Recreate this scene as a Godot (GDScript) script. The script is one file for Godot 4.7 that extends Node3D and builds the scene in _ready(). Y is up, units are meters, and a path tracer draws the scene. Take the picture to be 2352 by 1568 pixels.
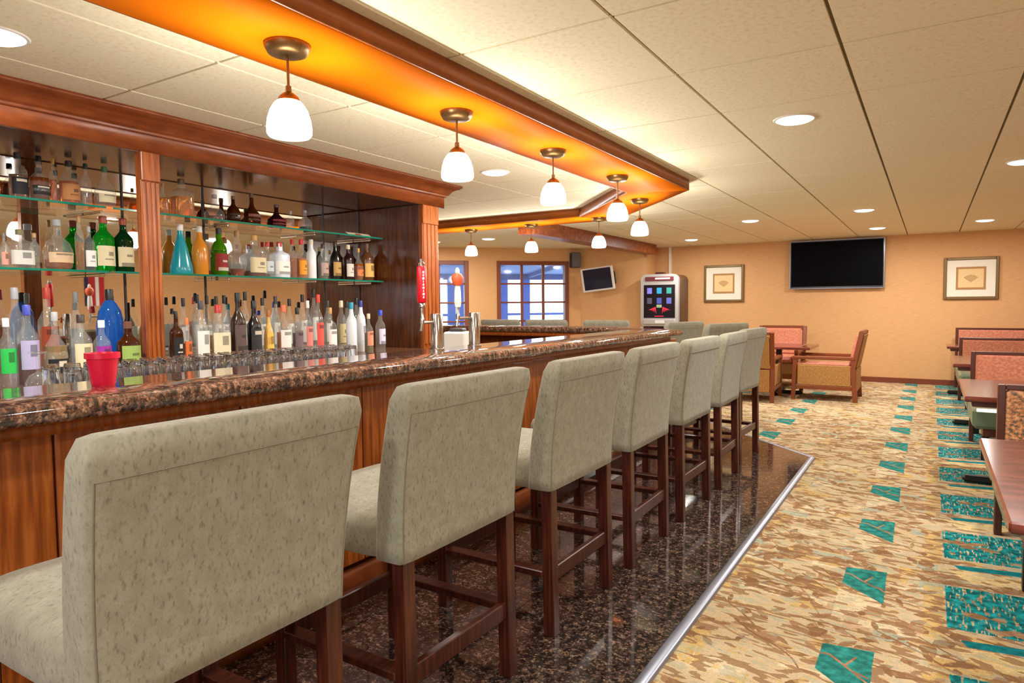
extends Node3D
# Hotel bar: long granite counter with stools, mirrored back bar, orange soffit with pendants, carpeted lounge.

const CAM := Vector3(0, 1.25, 0)
const FOCAL := 1544.3           # pixels, in the 2352 x 1568 frame
const CEIL := 2.25
const BAR_Y := 1.01
const BACK_Y := 0.90
const WARM := Color(1.0, 0.985, 0.96)

var cam: Camera3D
var mats := {}
var used := {}
var rng := RandomNumberGenerator.new()

# ------------------------------------------------------------------ materials
func mat(c: Color, rough := 0.6, metal := 0.0, spec := 0.5) -> StandardMaterial3D:
	var key := "%s/%.2f/%.2f/%.2f" % [c.to_html(), rough, metal, spec]
	if mats.has(key):
		return mats[key]
	var m := StandardMaterial3D.new()
	m.albedo_color = c
	m.roughness = rough
	m.metallic = metal
	m.metallic_specular = spec
	mats[key] = m
	return m

func clear_glass(alpha := 0.12, c := Color(0.9, 0.95, 0.93)) -> StandardMaterial3D:
	var key := "clear%.2f%s" % [alpha, c.to_html()]
	if not mats.has(key):
		var m := StandardMaterial3D.new()
		m.transparency = BaseMaterial3D.TRANSPARENCY_ALPHA
		m.albedo_color = Color(c.r, c.g, c.b, alpha)
		m.roughness = 0.04
		mats[key] = m
	return mats[key]

func tinted_glass(c: Color, alpha := 0.25) -> StandardMaterial3D:
	var key := "tint%.2f%s" % [alpha, c.to_html()]
	if not mats.has(key):
		var m := StandardMaterial3D.new()
		m.transparency = BaseMaterial3D.TRANSPARENCY_ALPHA
		m.albedo_color = Color(c.r, c.g, c.b, alpha)
		m.roughness = 0.05
		m.refraction_enabled = true
		m.refraction_scale = 0.03
		mats[key] = m
	return mats[key]

func glow(c: Color, energy: float) -> StandardMaterial3D:
	var m := StandardMaterial3D.new()
	m.albedo_color = Color(0.9, 0.9, 0.88)
	m.emission_enabled = true
	m.emission = c
	m.emission_energy_multiplier = energy
	m.roughness = 0.35
	return m

func noise(seed_: int, freq: float, oct := 3, kind := FastNoiseLite.TYPE_SIMPLEX_SMOOTH) -> FastNoiseLite:
	var n := FastNoiseLite.new()
	n.seed = seed_
	n.frequency = freq
	n.noise_type = kind
	n.fractal_octaves = oct
	return n

func ramp(stops: Array, t: float) -> Color:
	t = clampf(t, 0.0, 1.0)
	for i in range(1, stops.size()):
		if t <= stops[i][0]:
			var a = stops[i - 1]
			var b = stops[i]
			return (a[1] as Color).lerp(b[1], (t - a[0]) / maxf(1e-5, b[0] - a[0]))
	return stops[-1][1]

# torus-mapped noise image so the repeat has no seam
func noise_img(w: int, h: int, fx: float, fy: float, seed_: int, stops: Array, fine := 0.0, contrast := 1.0) -> ImageTexture:
	var n := noise(seed_, 1.0, 4)
	var n2 := noise(seed_ + 7, 1.0, 2)
	var im := Image.create(w, h, true, Image.FORMAT_RGB8)
	for y in h:
		for x in w:
			# blend of two shifted samples across each border hides the seam
			var u := float(x) / w
			var v := float(y) / h
			var a := n.get_noise_2d(u * fx, v * fy)
			var b := n.get_noise_2d((u - 1.0) * fx, v * fy)
			var c := n.get_noise_2d(u * fx, (v - 1.0) * fy)
			var d := n.get_noise_2d((u - 1.0) * fx, (v - 1.0) * fy)
			var su := smoothstep(0.75, 1.0, u)
			var sv := smoothstep(0.75, 1.0, v)
			var t := lerpf(lerpf(a, b, su), lerpf(c, d, su), sv)
			if fine > 0.0:
				t += fine * n2.get_noise_2d(x * 0.7, y * 0.7)
			im.set_pixel(x, y, ramp(stops, 0.5 + t * contrast))
	im.generate_mipmaps()
	return ImageTexture.create_from_image(im)

func tex_mat(t: Texture2D, scale: Vector3, rough: float, world := true, spec := 0.5, bump: Texture2D = null, depth := 0.0) -> StandardMaterial3D:
	var m := StandardMaterial3D.new()
	m.albedo_texture = t
	m.uv1_triplanar = true
	m.uv1_world_triplanar = world
	m.uv1_scale = scale
	m.roughness = rough
	m.metallic_specular = spec
	if bump:
		m.heightmap_enabled = true
		m.heightmap_texture = bump
		m.heightmap_scale = depth
	return m

# ------------------------------------------------------------------ geometry
func begin() -> SurfaceTool:
	var st := SurfaceTool.new()
	st.begin(Mesh.PRIMITIVE_TRIANGLES)
	return st

func tri(st: SurfaceTool, a: Vector3, b: Vector3, c: Vector3, n: Vector3, g := -1) -> void:
	st.set_smooth_group(g)
	if (b - a).cross(c - a).dot(n) > 0.0:
		var k := b
		b = c
		c = k
	st.add_vertex(a)
	st.add_vertex(b)
	st.add_vertex(c)

func quad(st: SurfaceTool, a: Vector3, b: Vector3, c: Vector3, d: Vector3, n: Vector3, g := -1) -> void:
	tri(st, a, b, c, n, g)
	tri(st, a, c, d, n, g)

# box with chamfered edges, under a transform
func box(st: SurfaceTool, c: Vector3, s: Vector3, bev := 0.0, t := Transform3D.IDENTITY) -> void:
	var h := s * 0.5
	bev = minf(bev, minf(h.x, minf(h.y, h.z)) * 0.9)
	var ax := [Vector3.RIGHT, Vector3.UP, Vector3.BACK]
	for i in 3:
		var u: Vector3 = ax[(i + 1) % 3]
		var v: Vector3 = ax[(i + 2) % 3]
		var hu: float = h[(i + 1) % 3] - bev
		var hv: float = h[(i + 2) % 3] - bev
		for sg in [-1.0, 1.0]:
			var n: Vector3 = ax[i] * sg
			var o: Vector3 = c + n * h[i]
			quad(st, t * (o + u * hu + v * hv), t * (o - u * hu + v * hv), t * (o - u * hu - v * hv), t * (o + u * hu - v * hv), t.basis * n)
	if bev <= 0.0:
		return
	for i in 3:
		var u: Vector3 = ax[(i + 1) % 3]
		var v: Vector3 = ax[(i + 2) % 3]
		var w: Vector3 = ax[i]
		var hw: float = h[i] - bev
		var hu: float = h[(i + 1) % 3]
		var hv: float = h[(i + 2) % 3]
		for a in [-1.0, 1.0]:
			for b in [-1.0, 1.0]:
				var p: Vector3 = c + u * a * hu + v * b * (hv - bev)
				var q: Vector3 = c + u * a * (hu - bev) + v * b * hv
				quad(st, t * (p + w * hw), t * (q + w * hw), t * (q - w * hw), t * (p - w * hw), t.basis * (u * a + v * b))
	for a in [-1.0, 1.0]:
		for b in [-1.0, 1.0]:
			for d in [-1.0, 1.0]:
				var p := c + Vector3(a * h.x, b * (h.y - bev), d * (h.z - bev))
				var q := c + Vector3(a * (h.x - bev), b * h.y, d * (h.z - bev))
				var r := c + Vector3(a * (h.x - bev), b * (h.y - bev), d * h.z)
				tri(st, t * p, t * q, t * r, t.basis * Vector3(a, b, d))

# bar of square section between two points
func bar(st: SurfaceTool, a: Vector3, b: Vector3, wx: float, wz: float, bev := 0.003) -> void:
	var y := (b - a).normalized()
	var x := Vector3.RIGHT if absf(y.dot(Vector3.RIGHT)) < 0.9 else Vector3.BACK
	x = (x - y * y.dot(x)).normalized()
	var t := Transform3D(Basis(x, y, x.cross(y)), (a + b) * 0.5)
	box(st, Vector3.ZERO, Vector3(wx, a.distance_to(b), wz), bev, t)

# profile: [[radius, y], ...]; p > 2 squares the section
func lathe(st: SurfaceTool, prof: Array, at := Vector3.ZERO, seg := 20, p := 2.0, t := Transform3D.IDENTITY, flat := 1.0) -> void:
	var g := 0
	for i in range(1, prof.size()):
		var a: Array = prof[i - 1]
		var b: Array = prof[i]
		if i > 1:
			var d0 := Vector2(a[0] - prof[i - 2][0], a[1] - prof[i - 2][1]).normalized()
			var d1 := Vector2(b[0] - a[0], b[1] - a[1]).normalized()
			if d0.dot(d1) < 0.75:
				g += 1
		var nr := Vector2(b[1] - a[1], -(b[0] - a[0]))   # outward for a profile that runs upward
		for k in seg:
			var q := []
			var th0 := TAU * k / seg
			var th1 := TAU * (k + 1) / seg
			for th in [th0, th1]:
				var cs := cos(th)
				var sn := sin(th)
				var f := 1.0
				if p > 2.0:
					f = 1.0 / pow(pow(absf(cs), p) + pow(absf(sn), p), 1.0 / p)
				q.append(Vector3(cs * f, 0, sn * f * flat))
			var m0: Vector3 = (q[0] + q[1]) * 0.5
			var n: Vector3 = m0.normalized() * nr.x + Vector3.UP * nr.y
			var A: Vector3 = t * (at + q[0] * a[0] + Vector3.UP * a[1])
			var B: Vector3 = t * (at + q[1] * a[0] + Vector3.UP * a[1])
			var C: Vector3 = t * (at + q[1] * b[0] + Vector3.UP * b[1])
			var D: Vector3 = t * (at + q[0] * b[0] + Vector3.UP * b[1])
			if a[0] > 1e-5:
				tri(st, A, B, C, t.basis * n, g)
			if b[0] > 1e-5:
				tri(st, A, C, D, t.basis * n, g)

func offset_path(path: Array, d: float) -> Array:
	# path of Vector2(x, z); offset to the side n = (-dz, dx)... positive d moves to the +x side of a path that runs towards -z
	var out := []
	for i in path.size():
		var n0 := Vector2.ZERO
		var n1 := Vector2.ZERO
		if i > 0:
			var e: Vector2 = (path[i] - path[i - 1]).normalized()
			n0 = Vector2(-e.y, e.x)
		if i < path.size() - 1:
			var e: Vector2 = (path[i + 1] - path[i]).normalized()
			n1 = Vector2(-e.y, e.x)
		if i == 0:
			n0 = n1
		if i == path.size() - 1:
			n1 = n0
		var m := (n0 + n1).normalized()
		out.append(path[i] + m * d / maxf(0.3, m.dot(n0)))
	return out

# sweep an open or closed profile [[d, y], ...] along a path; outward is to the left of the profile's run
func sweep(st: SurfaceTool, path: Array, prof: Array, closed := false, caps := false) -> void:
	var rows := []
	for q in prof:
		rows.append([offset_path(path, q[0]), q[1]])
	var cnt := prof.size() if closed else prof.size() - 1
	var mid := Vector2.ZERO
	for q in prof:
		mid += Vector2(q[0], q[1]) / prof.size()
	for j in cnt:
		var r0 = rows[j]
		var r1 = rows[(j + 1) % prof.size()]
		var e := Vector2(prof[(j + 1) % prof.size()][0] - prof[j][0], prof[(j + 1) % prof.size()][1] - prof[j][1])
		for i in path.size() - 1:
			var dd: Vector2 = (path[i + 1] - path[i]).normalized()
			var side := Vector3(-dd.y, 0, dd.x)
			var n := side * e.y + Vector3.UP * (-e.x)
			var a := Vector3(r0[0][i].x, r0[1], r0[0][i].y)
			var b := Vector3(r0[0][i + 1].x, r0[1], r0[0][i + 1].y)
			var c := Vector3(r1[0][i + 1].x, r1[1], r1[0][i + 1].y)
			var d := Vector3(r1[0][i].x, r1[1], r1[0][i].y)
			quad(st, a, b, c, d, n, i + 1)
	if caps:
		var poly := PackedVector2Array()
		for q in prof:
			poly.append(Vector2(q[0], q[1]))
		var ids := Geometry2D.triangulate_polygon(poly)
		for end in [0, path.size() - 1]:
			var e2: Vector2 = (path[1] - path[0]) if end == 0 else (path[-2] - path[-1])
			var n := -Vector3(e2.x, 0, e2.y)
			for k in range(0, ids.size(), 3):
				var v := []
				for m in 3:
					var r = rows[ids[k + m]]
					v.append(Vector3(r[0][end].x, r[1], r[0][end].y))
				tri(st, v[0], v[1], v[2], n)

# vertical prism from a polygon of (x, z)
func prism(st: SurfaceTool, poly: PackedVector2Array, y0: float, y1: float) -> void:
	var ids := Geometry2D.triangulate_polygon(poly)
	for k in range(0, ids.size(), 3):
		var a := poly[ids[k]]
		var b := poly[ids[k + 1]]
		var c := poly[ids[k + 2]]
		tri(st, Vector3(a.x, y1, a.y), Vector3(b.x, y1, b.y), Vector3(c.x, y1, c.y), Vector3.UP)
		tri(st, Vector3(a.x, y0, a.y), Vector3(b.x, y0, b.y), Vector3(c.x, y0, c.y), Vector3.DOWN)
	var cw := 1.0 if Geometry2D.is_polygon_clockwise(poly) else -1.0
	for i in poly.size():
		var a := poly[i]
		var b := poly[(i + 1) % poly.size()]
		var e := b - a
		var n := Vector3(-e.y, 0, e.x) * cw
		quad(st, Vector3(a.x, y0, a.y), Vector3(b.x, y0, b.y), Vector3(b.x, y1, b.y), Vector3(a.x, y1, a.y), n)

# soft upholstered slab: stations [[y, xc, half_thick, half_width, round], ...] lofted upward, section in x (thickness) and z (width)
func cushion(st: SurfaceTool, stations: Array, p := 5.0, seg := 40, t := Transform3D.IDENTITY) -> void:
	var rings := []
	for s in stations:
		var ring := []
		for k in seg:
			var th := TAU * k / seg
			var cs := cos(th)
			var sn := sin(th)
			var x: float = signf(cs) * pow(absf(cs), 2.0 / p) * s[2]
			var z: float = signf(sn) * pow(absf(sn), 2.0 / p) * s[3]
			ring.append(t * Vector3(s[1] + x, s[0], z))
		rings.append(ring)
	for i in range(1, rings.size()):
		for k in seg:
			var k1 := (k + 1) % seg
			var c0: Vector3 = t * Vector3(stations[i - 1][1], stations[i - 1][0], 0)
			var mid: Vector3 = (rings[i][k] + rings[i - 1][k1]) * 0.5
			var n: Vector3 = mid - c0
			quad(st, rings[i - 1][k], rings[i - 1][k1], rings[i][k1], rings[i][k], n if i < rings.size() else n, 0)
	for e in [0, rings.size() - 1]:
		var c: Vector3 = t * Vector3(stations[e][1], stations[e][0], 0)
		var n: Vector3 = t.basis * (Vector3.DOWN if e == 0 else Vector3.UP)
		for k in seg:
			tri(st, c, rings[e][k], rings[e][(k + 1) % seg], n, 0)

# tube along points
func tube(st: SurfaceTool, pts: Array, r: float, seg := 8) -> void:
	for i in range(1, pts.size()):
		var a: Vector3 = pts[i - 1]
		var b: Vector3 = pts[i]
		var y := (b - a).normalized()
		var x := y.cross(Vector3(0.31, 0.9, 0.2)).normalized()
		var z := x.cross(y)
		for k in seg:
			var d0 := x * cos(TAU * k / seg) + z * sin(TAU * k / seg)
			var d1 := x * cos(TAU * (k + 1) / seg) + z * sin(TAU * (k + 1) / seg)
			quad(st, a + d0 * r, a + d1 * r, b + d1 * r, b + d0 * r, d0 + d1, 0)
		tri(st, a + x * r, a + z * r, a - x * r, -y)
		tri(st, a - x * r, a - z * r, a + x * r, -y)
		tri(st, b + x * r, b + z * r, b - x * r, y)
		tri(st, b - x * r, b - z * r, b + x * r, y)

# ------------------------------------------------------------------ nodes
func put(st: SurfaceTool, called: String, m: Material, parent: Node = self) -> MeshInstance3D:
	st.generate_normals()
	return put_mesh(st.commit(), called, m, parent)

func put_mesh(mesh: Mesh, called: String, m: Material, parent: Node = self) -> MeshInstance3D:
	var o := MeshInstance3D.new()
	o.name = numbered(called) if parent == self else called
	o.mesh = mesh
	o.material_override = m
	parent.add_child(o, true)
	return o

func numbered(called: String) -> String:
	used[called] = used.get(called, -1) + 1
	return called if used[called] == 0 else "%s_%03d" % [called, used[called]]

func thing(called: String, label: String, category: String, at := Vector3.ZERO, turn := 0.0, group := "") -> Node3D:
	var o := Node3D.new()
	o.name = numbered(called)
	add_child(o)
	o.position = at
	o.rotation.y = turn
	tag(o, label, category, group)
	return o

func tag(o: Node, label: String, category: String, group := "") -> void:
	o.set_meta("label", label)
	o.set_meta("category", category)
	if group:
		o.set_meta("group", group)

func structure(o: Node, label := "", category := "") -> Node:
	o.set_meta("kind", "structure")
	if label:
		tag(o, label, category)
	return o

# direction through a pixel of the photograph
func ray(px: float, py: float) -> Vector3:
	return cam.basis * Vector3((px - 1176.0) / FOCAL, -(py - 784.0) / FOCAL, -1.0)

func at_x(px: float, py: float, x: float) -> Vector3:
	var d := ray(px, py)
	return CAM + d * (x - CAM.x) / d.x

func at_y(px: float, py: float, y: float) -> Vector3:
	var d := ray(px, py)
	return CAM + d * (y - CAM.y) / d.y

func depth_of(p: Vector3) -> float:
	return -(cam.basis.inverse() * (p - CAM)).z

func omni(parent: Node, at: Vector3, energy: float, size: float, c := WARM) -> void:
	var l := OmniLight3D.new()
	l.name = "light"
	l.light_color = c
	l.light_energy = energy
	l.light_size = size
	l.omni_range = 25.0
	l.omni_attenuation = 2.0
	l.shadow_enabled = true
	parent.add_child(l, true)
	l.position = at

func area(parent: Node, at: Vector3, size: float, energy: float, c := WARM) -> void:
	var l := AreaLight3D.new()
	l.name = "light"
	l.light_color = c
	l.light_energy = energy
	l.area_size = Vector2(size, size)
	l.area_range = 25.0
	l.area_attenuation = 2.0
	l.shadow_enabled = true
	parent.add_child(l, true)
	l.position = at
	l.rotation.x = -PI / 2

# ------------------------------------------------------------------ scene
const PENDANT_E := 0.45
const DOWN_E := 2.6

func _ready() -> void:
	rng.seed = 41
	cam = Camera3D.new()
	cam.name = "camera"
	cam.fov = 53.831
	cam.near = 0.05
	add_child(cam)
	cam.position = CAM
	cam.rotation_degrees = Vector3(-3.155, 31.908, -0.485)
	cam.current = true
	var we := WorldEnvironment.new()
	we.name = "environment"
	var env := Environment.new()
	env.background_mode = Environment.BG_COLOR
	env.background_color = Color(0.86, 0.93, 1.0)
	env.background_energy_multiplier = 4.2
	env.tonemap_mode = Environment.TONE_MAPPER_LINEAR
	env.tonemap_exposure = 1.1
	env.sdfgi_enabled = true
	env.ssao_enabled = true
	env.ssil_enabled = true
	we.environment = env
	add_child(we)
	make_materials()
	build_shell()
	build_ceiling()
	build_floor()
	build_bar()
	build_back_bar()
	build_stools()
	build_lamps()
	build_far_wall_things()
	build_booths()
	build_armchairs()
	build_bar_things()
	build_bottles()
	build_glasses()
	build_outside()

func make_materials() -> void:
	var dk := Color8(92, 42, 12)
	mats.wood_v = tex_mat(noise_img(256, 256, 26.0, 2.6, 3, [[0.0, Color8(128, 62, 16)], [0.45, Color8(154, 78, 24)], [1.0, Color8(178, 98, 38)]], 0.12, 1.1), Vector3(1.6, 1.1, 1.6), 0.32)
	var th := noise_img(256, 256, 26.0, 2.6, 5, [[0.0, Color8(118, 58, 26)], [0.5, Color8(138, 70, 34)], [1.0, Color8(158, 86, 44)]], 0.12, 1.0)
	mats.wood_h = tex_mat(th, Vector3(1.1, 8.0, 0.25), 0.28)
	mats.wood_dark = tex_mat(noise_img(256, 256, 20.0, 2.5, 9, [[0.0, Color8(72, 34, 12)], [0.5, Color8(92, 46, 18)], [1.0, Color8(112, 58, 24)]], 0.1, 1.0), Vector3(1.5, 1.0, 1.5), 0.18)
	mats.leg_wood = tex_mat(noise_img(128, 256, 12.0, 2.0, 13, [[0.0, Color8(48, 19, 12)], [0.5, Color8(70, 29, 18)], [1.0, Color8(92, 42, 24)]], 0.1, 1.0), Vector3(4, 1.5, 4), 0.3)
	mats.chair_wood = mat(Color8(128, 62, 22), 0.35)
	mats.booth_wood = mat(Color8(84, 40, 26), 0.35)
	mats.table_top = tex_mat(noise_img(256, 256, 3.0, 20.0, 17, [[0.0, Color8(92, 40, 32)], [1.0, Color8(138, 70, 56)]], 0.1, 1.1), Vector3(1, 1, 1), 0.16)
	# granite of the bar top and of the floor strip
	mats.granite = granite(21, Vector3(2.4, 2.4, 2.4), 0.06, [[0.0, Color8(30, 26, 28)], [0.28, Color8(62, 48, 44)], [0.5, Color8(112, 80, 64)], [0.75, Color8(176, 132, 106)], [1.0, Color8(214, 180, 154)]])
	mats.granite_floor = granite(23, Vector3(2.6, 2.6, 2.6), 0.09, [[0.0, Color8(24, 20, 20)], [0.3, Color8(46, 38, 36)], [0.52, Color8(80, 64, 56)], [0.75, Color8(136, 110, 92)], [1.0, Color8(186, 162, 142)]])
	# stool cloth: woven, speckled
	var ft := fabric_img()
	mats.fabric = tex_mat(ft, Vector3(2.2, 1.6, 2.2), 0.85, false, 0.3)
	mats.fabric.rim_enabled = true
	mats.fabric.rim = 0.35
	mats.fabric.rim_tint = 0.5
	mats.piping = mat(Color8(120, 116, 100), 0.9)
	# wallpaper
	var wt := noise_img(256, 256, 5.0, 60.0, 31, [[0.0, Color8(208, 157, 104)], [0.5, Color8(216, 166, 112)], [1.0, Color8(222, 173, 120)]], 0.2, 0.7)
	mats.wall = tex_mat(wt, Vector3(1.3, 1.3, 1.3), 0.75)
	# ceiling tile: mineral fibre with fine pits
	var ct := noise_img(384, 384, 30.0, 30.0, 37, [[0.0, Color8(234, 220, 184)], [0.3, Color8(246, 235, 202)], [1.0, Color8(250, 242, 214)]], 0.3, 0.8)
	mats.tile = tex_mat(ct, Vector3(1.1, 1.1, 1.1), 0.9, true, 0.2)
	mats.grid = mat(Color8(120, 102, 70), 0.8)
	mats.soffit_under = mat(Color8(236, 120, 8), 0.6, 0.0, 0.08)
	mats.soffit_side = tex_mat(noise_img(128, 128, 3.0, 14.0, 39, [[0.0, Color8(140, 72, 22)], [1.0, Color8(166, 90, 34)]], 0.1, 1.0), Vector3(1, 4, 1), 0.4)
	mats.beam = tex_mat(th, Vector3(1.0, 6.0, 0.4), 0.4)
	mats.carpet = carpet_mat()
	mats.coral = tex_mat(noise_img(256, 256, 14.0, 18.0, 43, [[0.0, Color8(188, 108, 84)], [0.55, Color8(206, 126, 98)], [1.0, Color8(218, 146, 112)]], 0.3, 1.0), Vector3(2, 2, 2), 0.6)
	mats.tapestry = tex_mat(noise_img(256, 256, 22.0, 28.0, 47, [[0.0, Color8(92, 86, 82)], [0.3, Color8(158, 112, 72)], [0.55, Color8(206, 128, 66)], [0.8, Color8(214, 142, 108)], [1.0, Color8(226, 178, 132)]], 0.5, 1.5), Vector3(1.6, 1.6, 1.6), 0.8)
	mats.gold_weave = tex_mat(noise_img(128, 256, 22.0, 9.0, 49, [[0.0, Color8(150, 104, 50)], [0.5, Color8(170, 122, 64)], [1.0, Color8(186, 138, 78)]], 0.35, 1.0), Vector3(3, 3, 3), 0.85)
	mats.green_vinyl = mat(Color8(104, 122, 98), 0.3)
	mats.steel = mat(Color8(196, 194, 190), 0.16, 1.0)
	mats.bronze = mat(Color8(140, 108, 66), 0.34, 0.85)
	mats.chrome_trim = mat(Color8(176, 184, 204), 0.3, 0.8)
	mats.black = mat(Color8(16, 15, 15), 0.35)
	mats.mirror = mat(Color8(226, 226, 222), 0.015, 1.0)
	mats.shelf_edge = mat(Color8(22, 128, 104), 0.08)
	mats.shelf = clear_glass(0.1, Color(0.75, 0.92, 0.85))
	dk.a = 1.0

func granite(seed_: int, scale: Vector3, rough: float, stops: Array) -> StandardMaterial3D:
	var w := 512
	var cell := noise(seed_, 0.075, 1, FastNoiseLite.TYPE_CELLULAR)
	cell.cellular_return_type = FastNoiseLite.RETURN_CELL_VALUE
	var cell2 := noise(seed_ + 1, 0.17, 1, FastNoiseLite.TYPE_CELLULAR)
	cell2.cellular_return_type = FastNoiseLite.RETURN_CELL_VALUE
	var big := noise(seed_ + 2, 0.012, 2)
	var im := Image.create(w, w, true, Image.FORMAT_RGB8)
	for y in w:
		for x in w:
			var t := 0.42 + 0.26 * cell.get_noise_2d(x, y) + 0.2 * cell2.get_noise_2d(x, y) + 0.22 * big.get_noise_2d(x, y)
			im.set_pixel(x, y, ramp(stops, t))
	im.generate_mipmaps()
	var m := tex_mat(ImageTexture.create_from_image(im), scale, rough, true, 0.6)
	m.clearcoat_enabled = true
	m.clearcoat = 0.35
	m.clearcoat_roughness = 0.03
	return m

func fabric_img() -> ImageTexture:
	var w := 512
	var n1 := noise(51, 0.016, 3)
	var n2 := noise(52, 1.0, 2)
	var n3 := noise(53, 0.5, 1)
	var im := Image.create(w, w, true, Image.FORMAT_RGB8)
	for y in w:
		for x in w:
			var patch := n1.get_noise_2d(x, y)
			var slub := n2.get_noise_2d(x * 0.075, y * 0.045)
			var weave := n3.get_noise_2d(x * 1.4, y * 0.35)
			var t := 0.68 + 0.2 * patch + 0.16 * weave
			if slub > 0.16 - 0.2 * patch:
				t -= (slub - 0.16 + 0.2 * patch) * 0.6
			im.set_pixel(x, y, ramp([[0.0, Color8(74, 71, 60)], [0.5, Color8(136, 134, 116)], [1.0, Color8(168, 167, 149)]], t))
	im.generate_mipmaps()
	return ImageTexture.create_from_image(im)

# carpet print: cream ground, brown twigs and leaves, teal squares in a row, a teal brushed band
const CARPET_W := 2.6      # metres across x
const CARPET_L := 3.32     # metres along z, four squares
const CPX := 500.0         # pixels per metre
var cim: Image

func cpoly(pts: Array, c: Color, mottle := 0.0, drop := 0.0, seed_ := 0) -> void:
	var w := cim.get_width()
	var h := cim.get_height()
	var lo := 1e9
	var hi := -1e9
	for p in pts:
		lo = minf(lo, p.y)
		hi = maxf(hi, p.y)
	var nz := noise(seed_ + 90, 0.02, 2)
	for yy in range(int(floor(lo)), int(ceil(hi))):
		var xs := []
		for i in pts.size():
			var a: Vector2 = pts[i]
			var b: Vector2 = pts[(i + 1) % pts.size()]
			if (a.y <= yy + 0.5) != (b.y <= yy + 0.5):
				xs.append(a.x + (yy + 0.5 - a.y) / (b.y - a.y) * (b.x - a.x))
		xs.sort()
		for k in range(0, xs.size() - 1, 2):
			var x0 := int(round(xs[k]))
			var x1 := int(round(xs[k + 1]))
			if mottle <= 0.0 and drop <= 0.0:
				for x in range(x0, x1):
					cim.set_pixel(posmod(x, w), posmod(yy, h), c)
			else:
				for x in range(x0, x1):
					if drop > 0.0 and nz.get_noise_2d(x * 7.0, yy * 0.9) > drop:
						continue
					var v := 1.0 + mottle * nz.get_noise_2d(x * 2.0, yy * 2.0)
					cim.set_pixel(posmod(x, w), posmod(yy, h), Color(c.r * v, c.g * v, c.b * v))

func cm(x: float, z: float) -> Vector2:
	return Vector2(x * CPX, z * CPX)

func leaf(at: Vector2, dir: Vector2, l: float, w: float, c: Color) -> void:
	var s := Vector2(-dir.y, dir.x)
	var pts := []
	for k in 9:
		var t := k / 8.0
		pts.append(at + dir * l * t + s * w * sin(PI * t) * (0.8 + 0.3 * rng.randf()))
	for k in range(7, 0, -1):
		var t := k / 8.0
		pts.append(at + dir * l * t - s * w * sin(PI * t) * (0.8 + 0.3 * rng.randf()))
	cpoly(pts, c)

func stroke(pts: Array, w0: float, w1: float, c: Color) -> void:
	for i in range(1, pts.size()):
		var a: Vector2 = pts[i - 1]
		var b: Vector2 = pts[i]
		var s := (b - a).normalized()
		s = Vector2(-s.y, s.x)
		var wa := lerpf(w0, w1, (i - 1.0) / pts.size())
		var wb := lerpf(w0, w1, float(i) / pts.size())
		cpoly([a + s * wa, b + s * wb, b - s * wb, a - s * wa], c)

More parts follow.
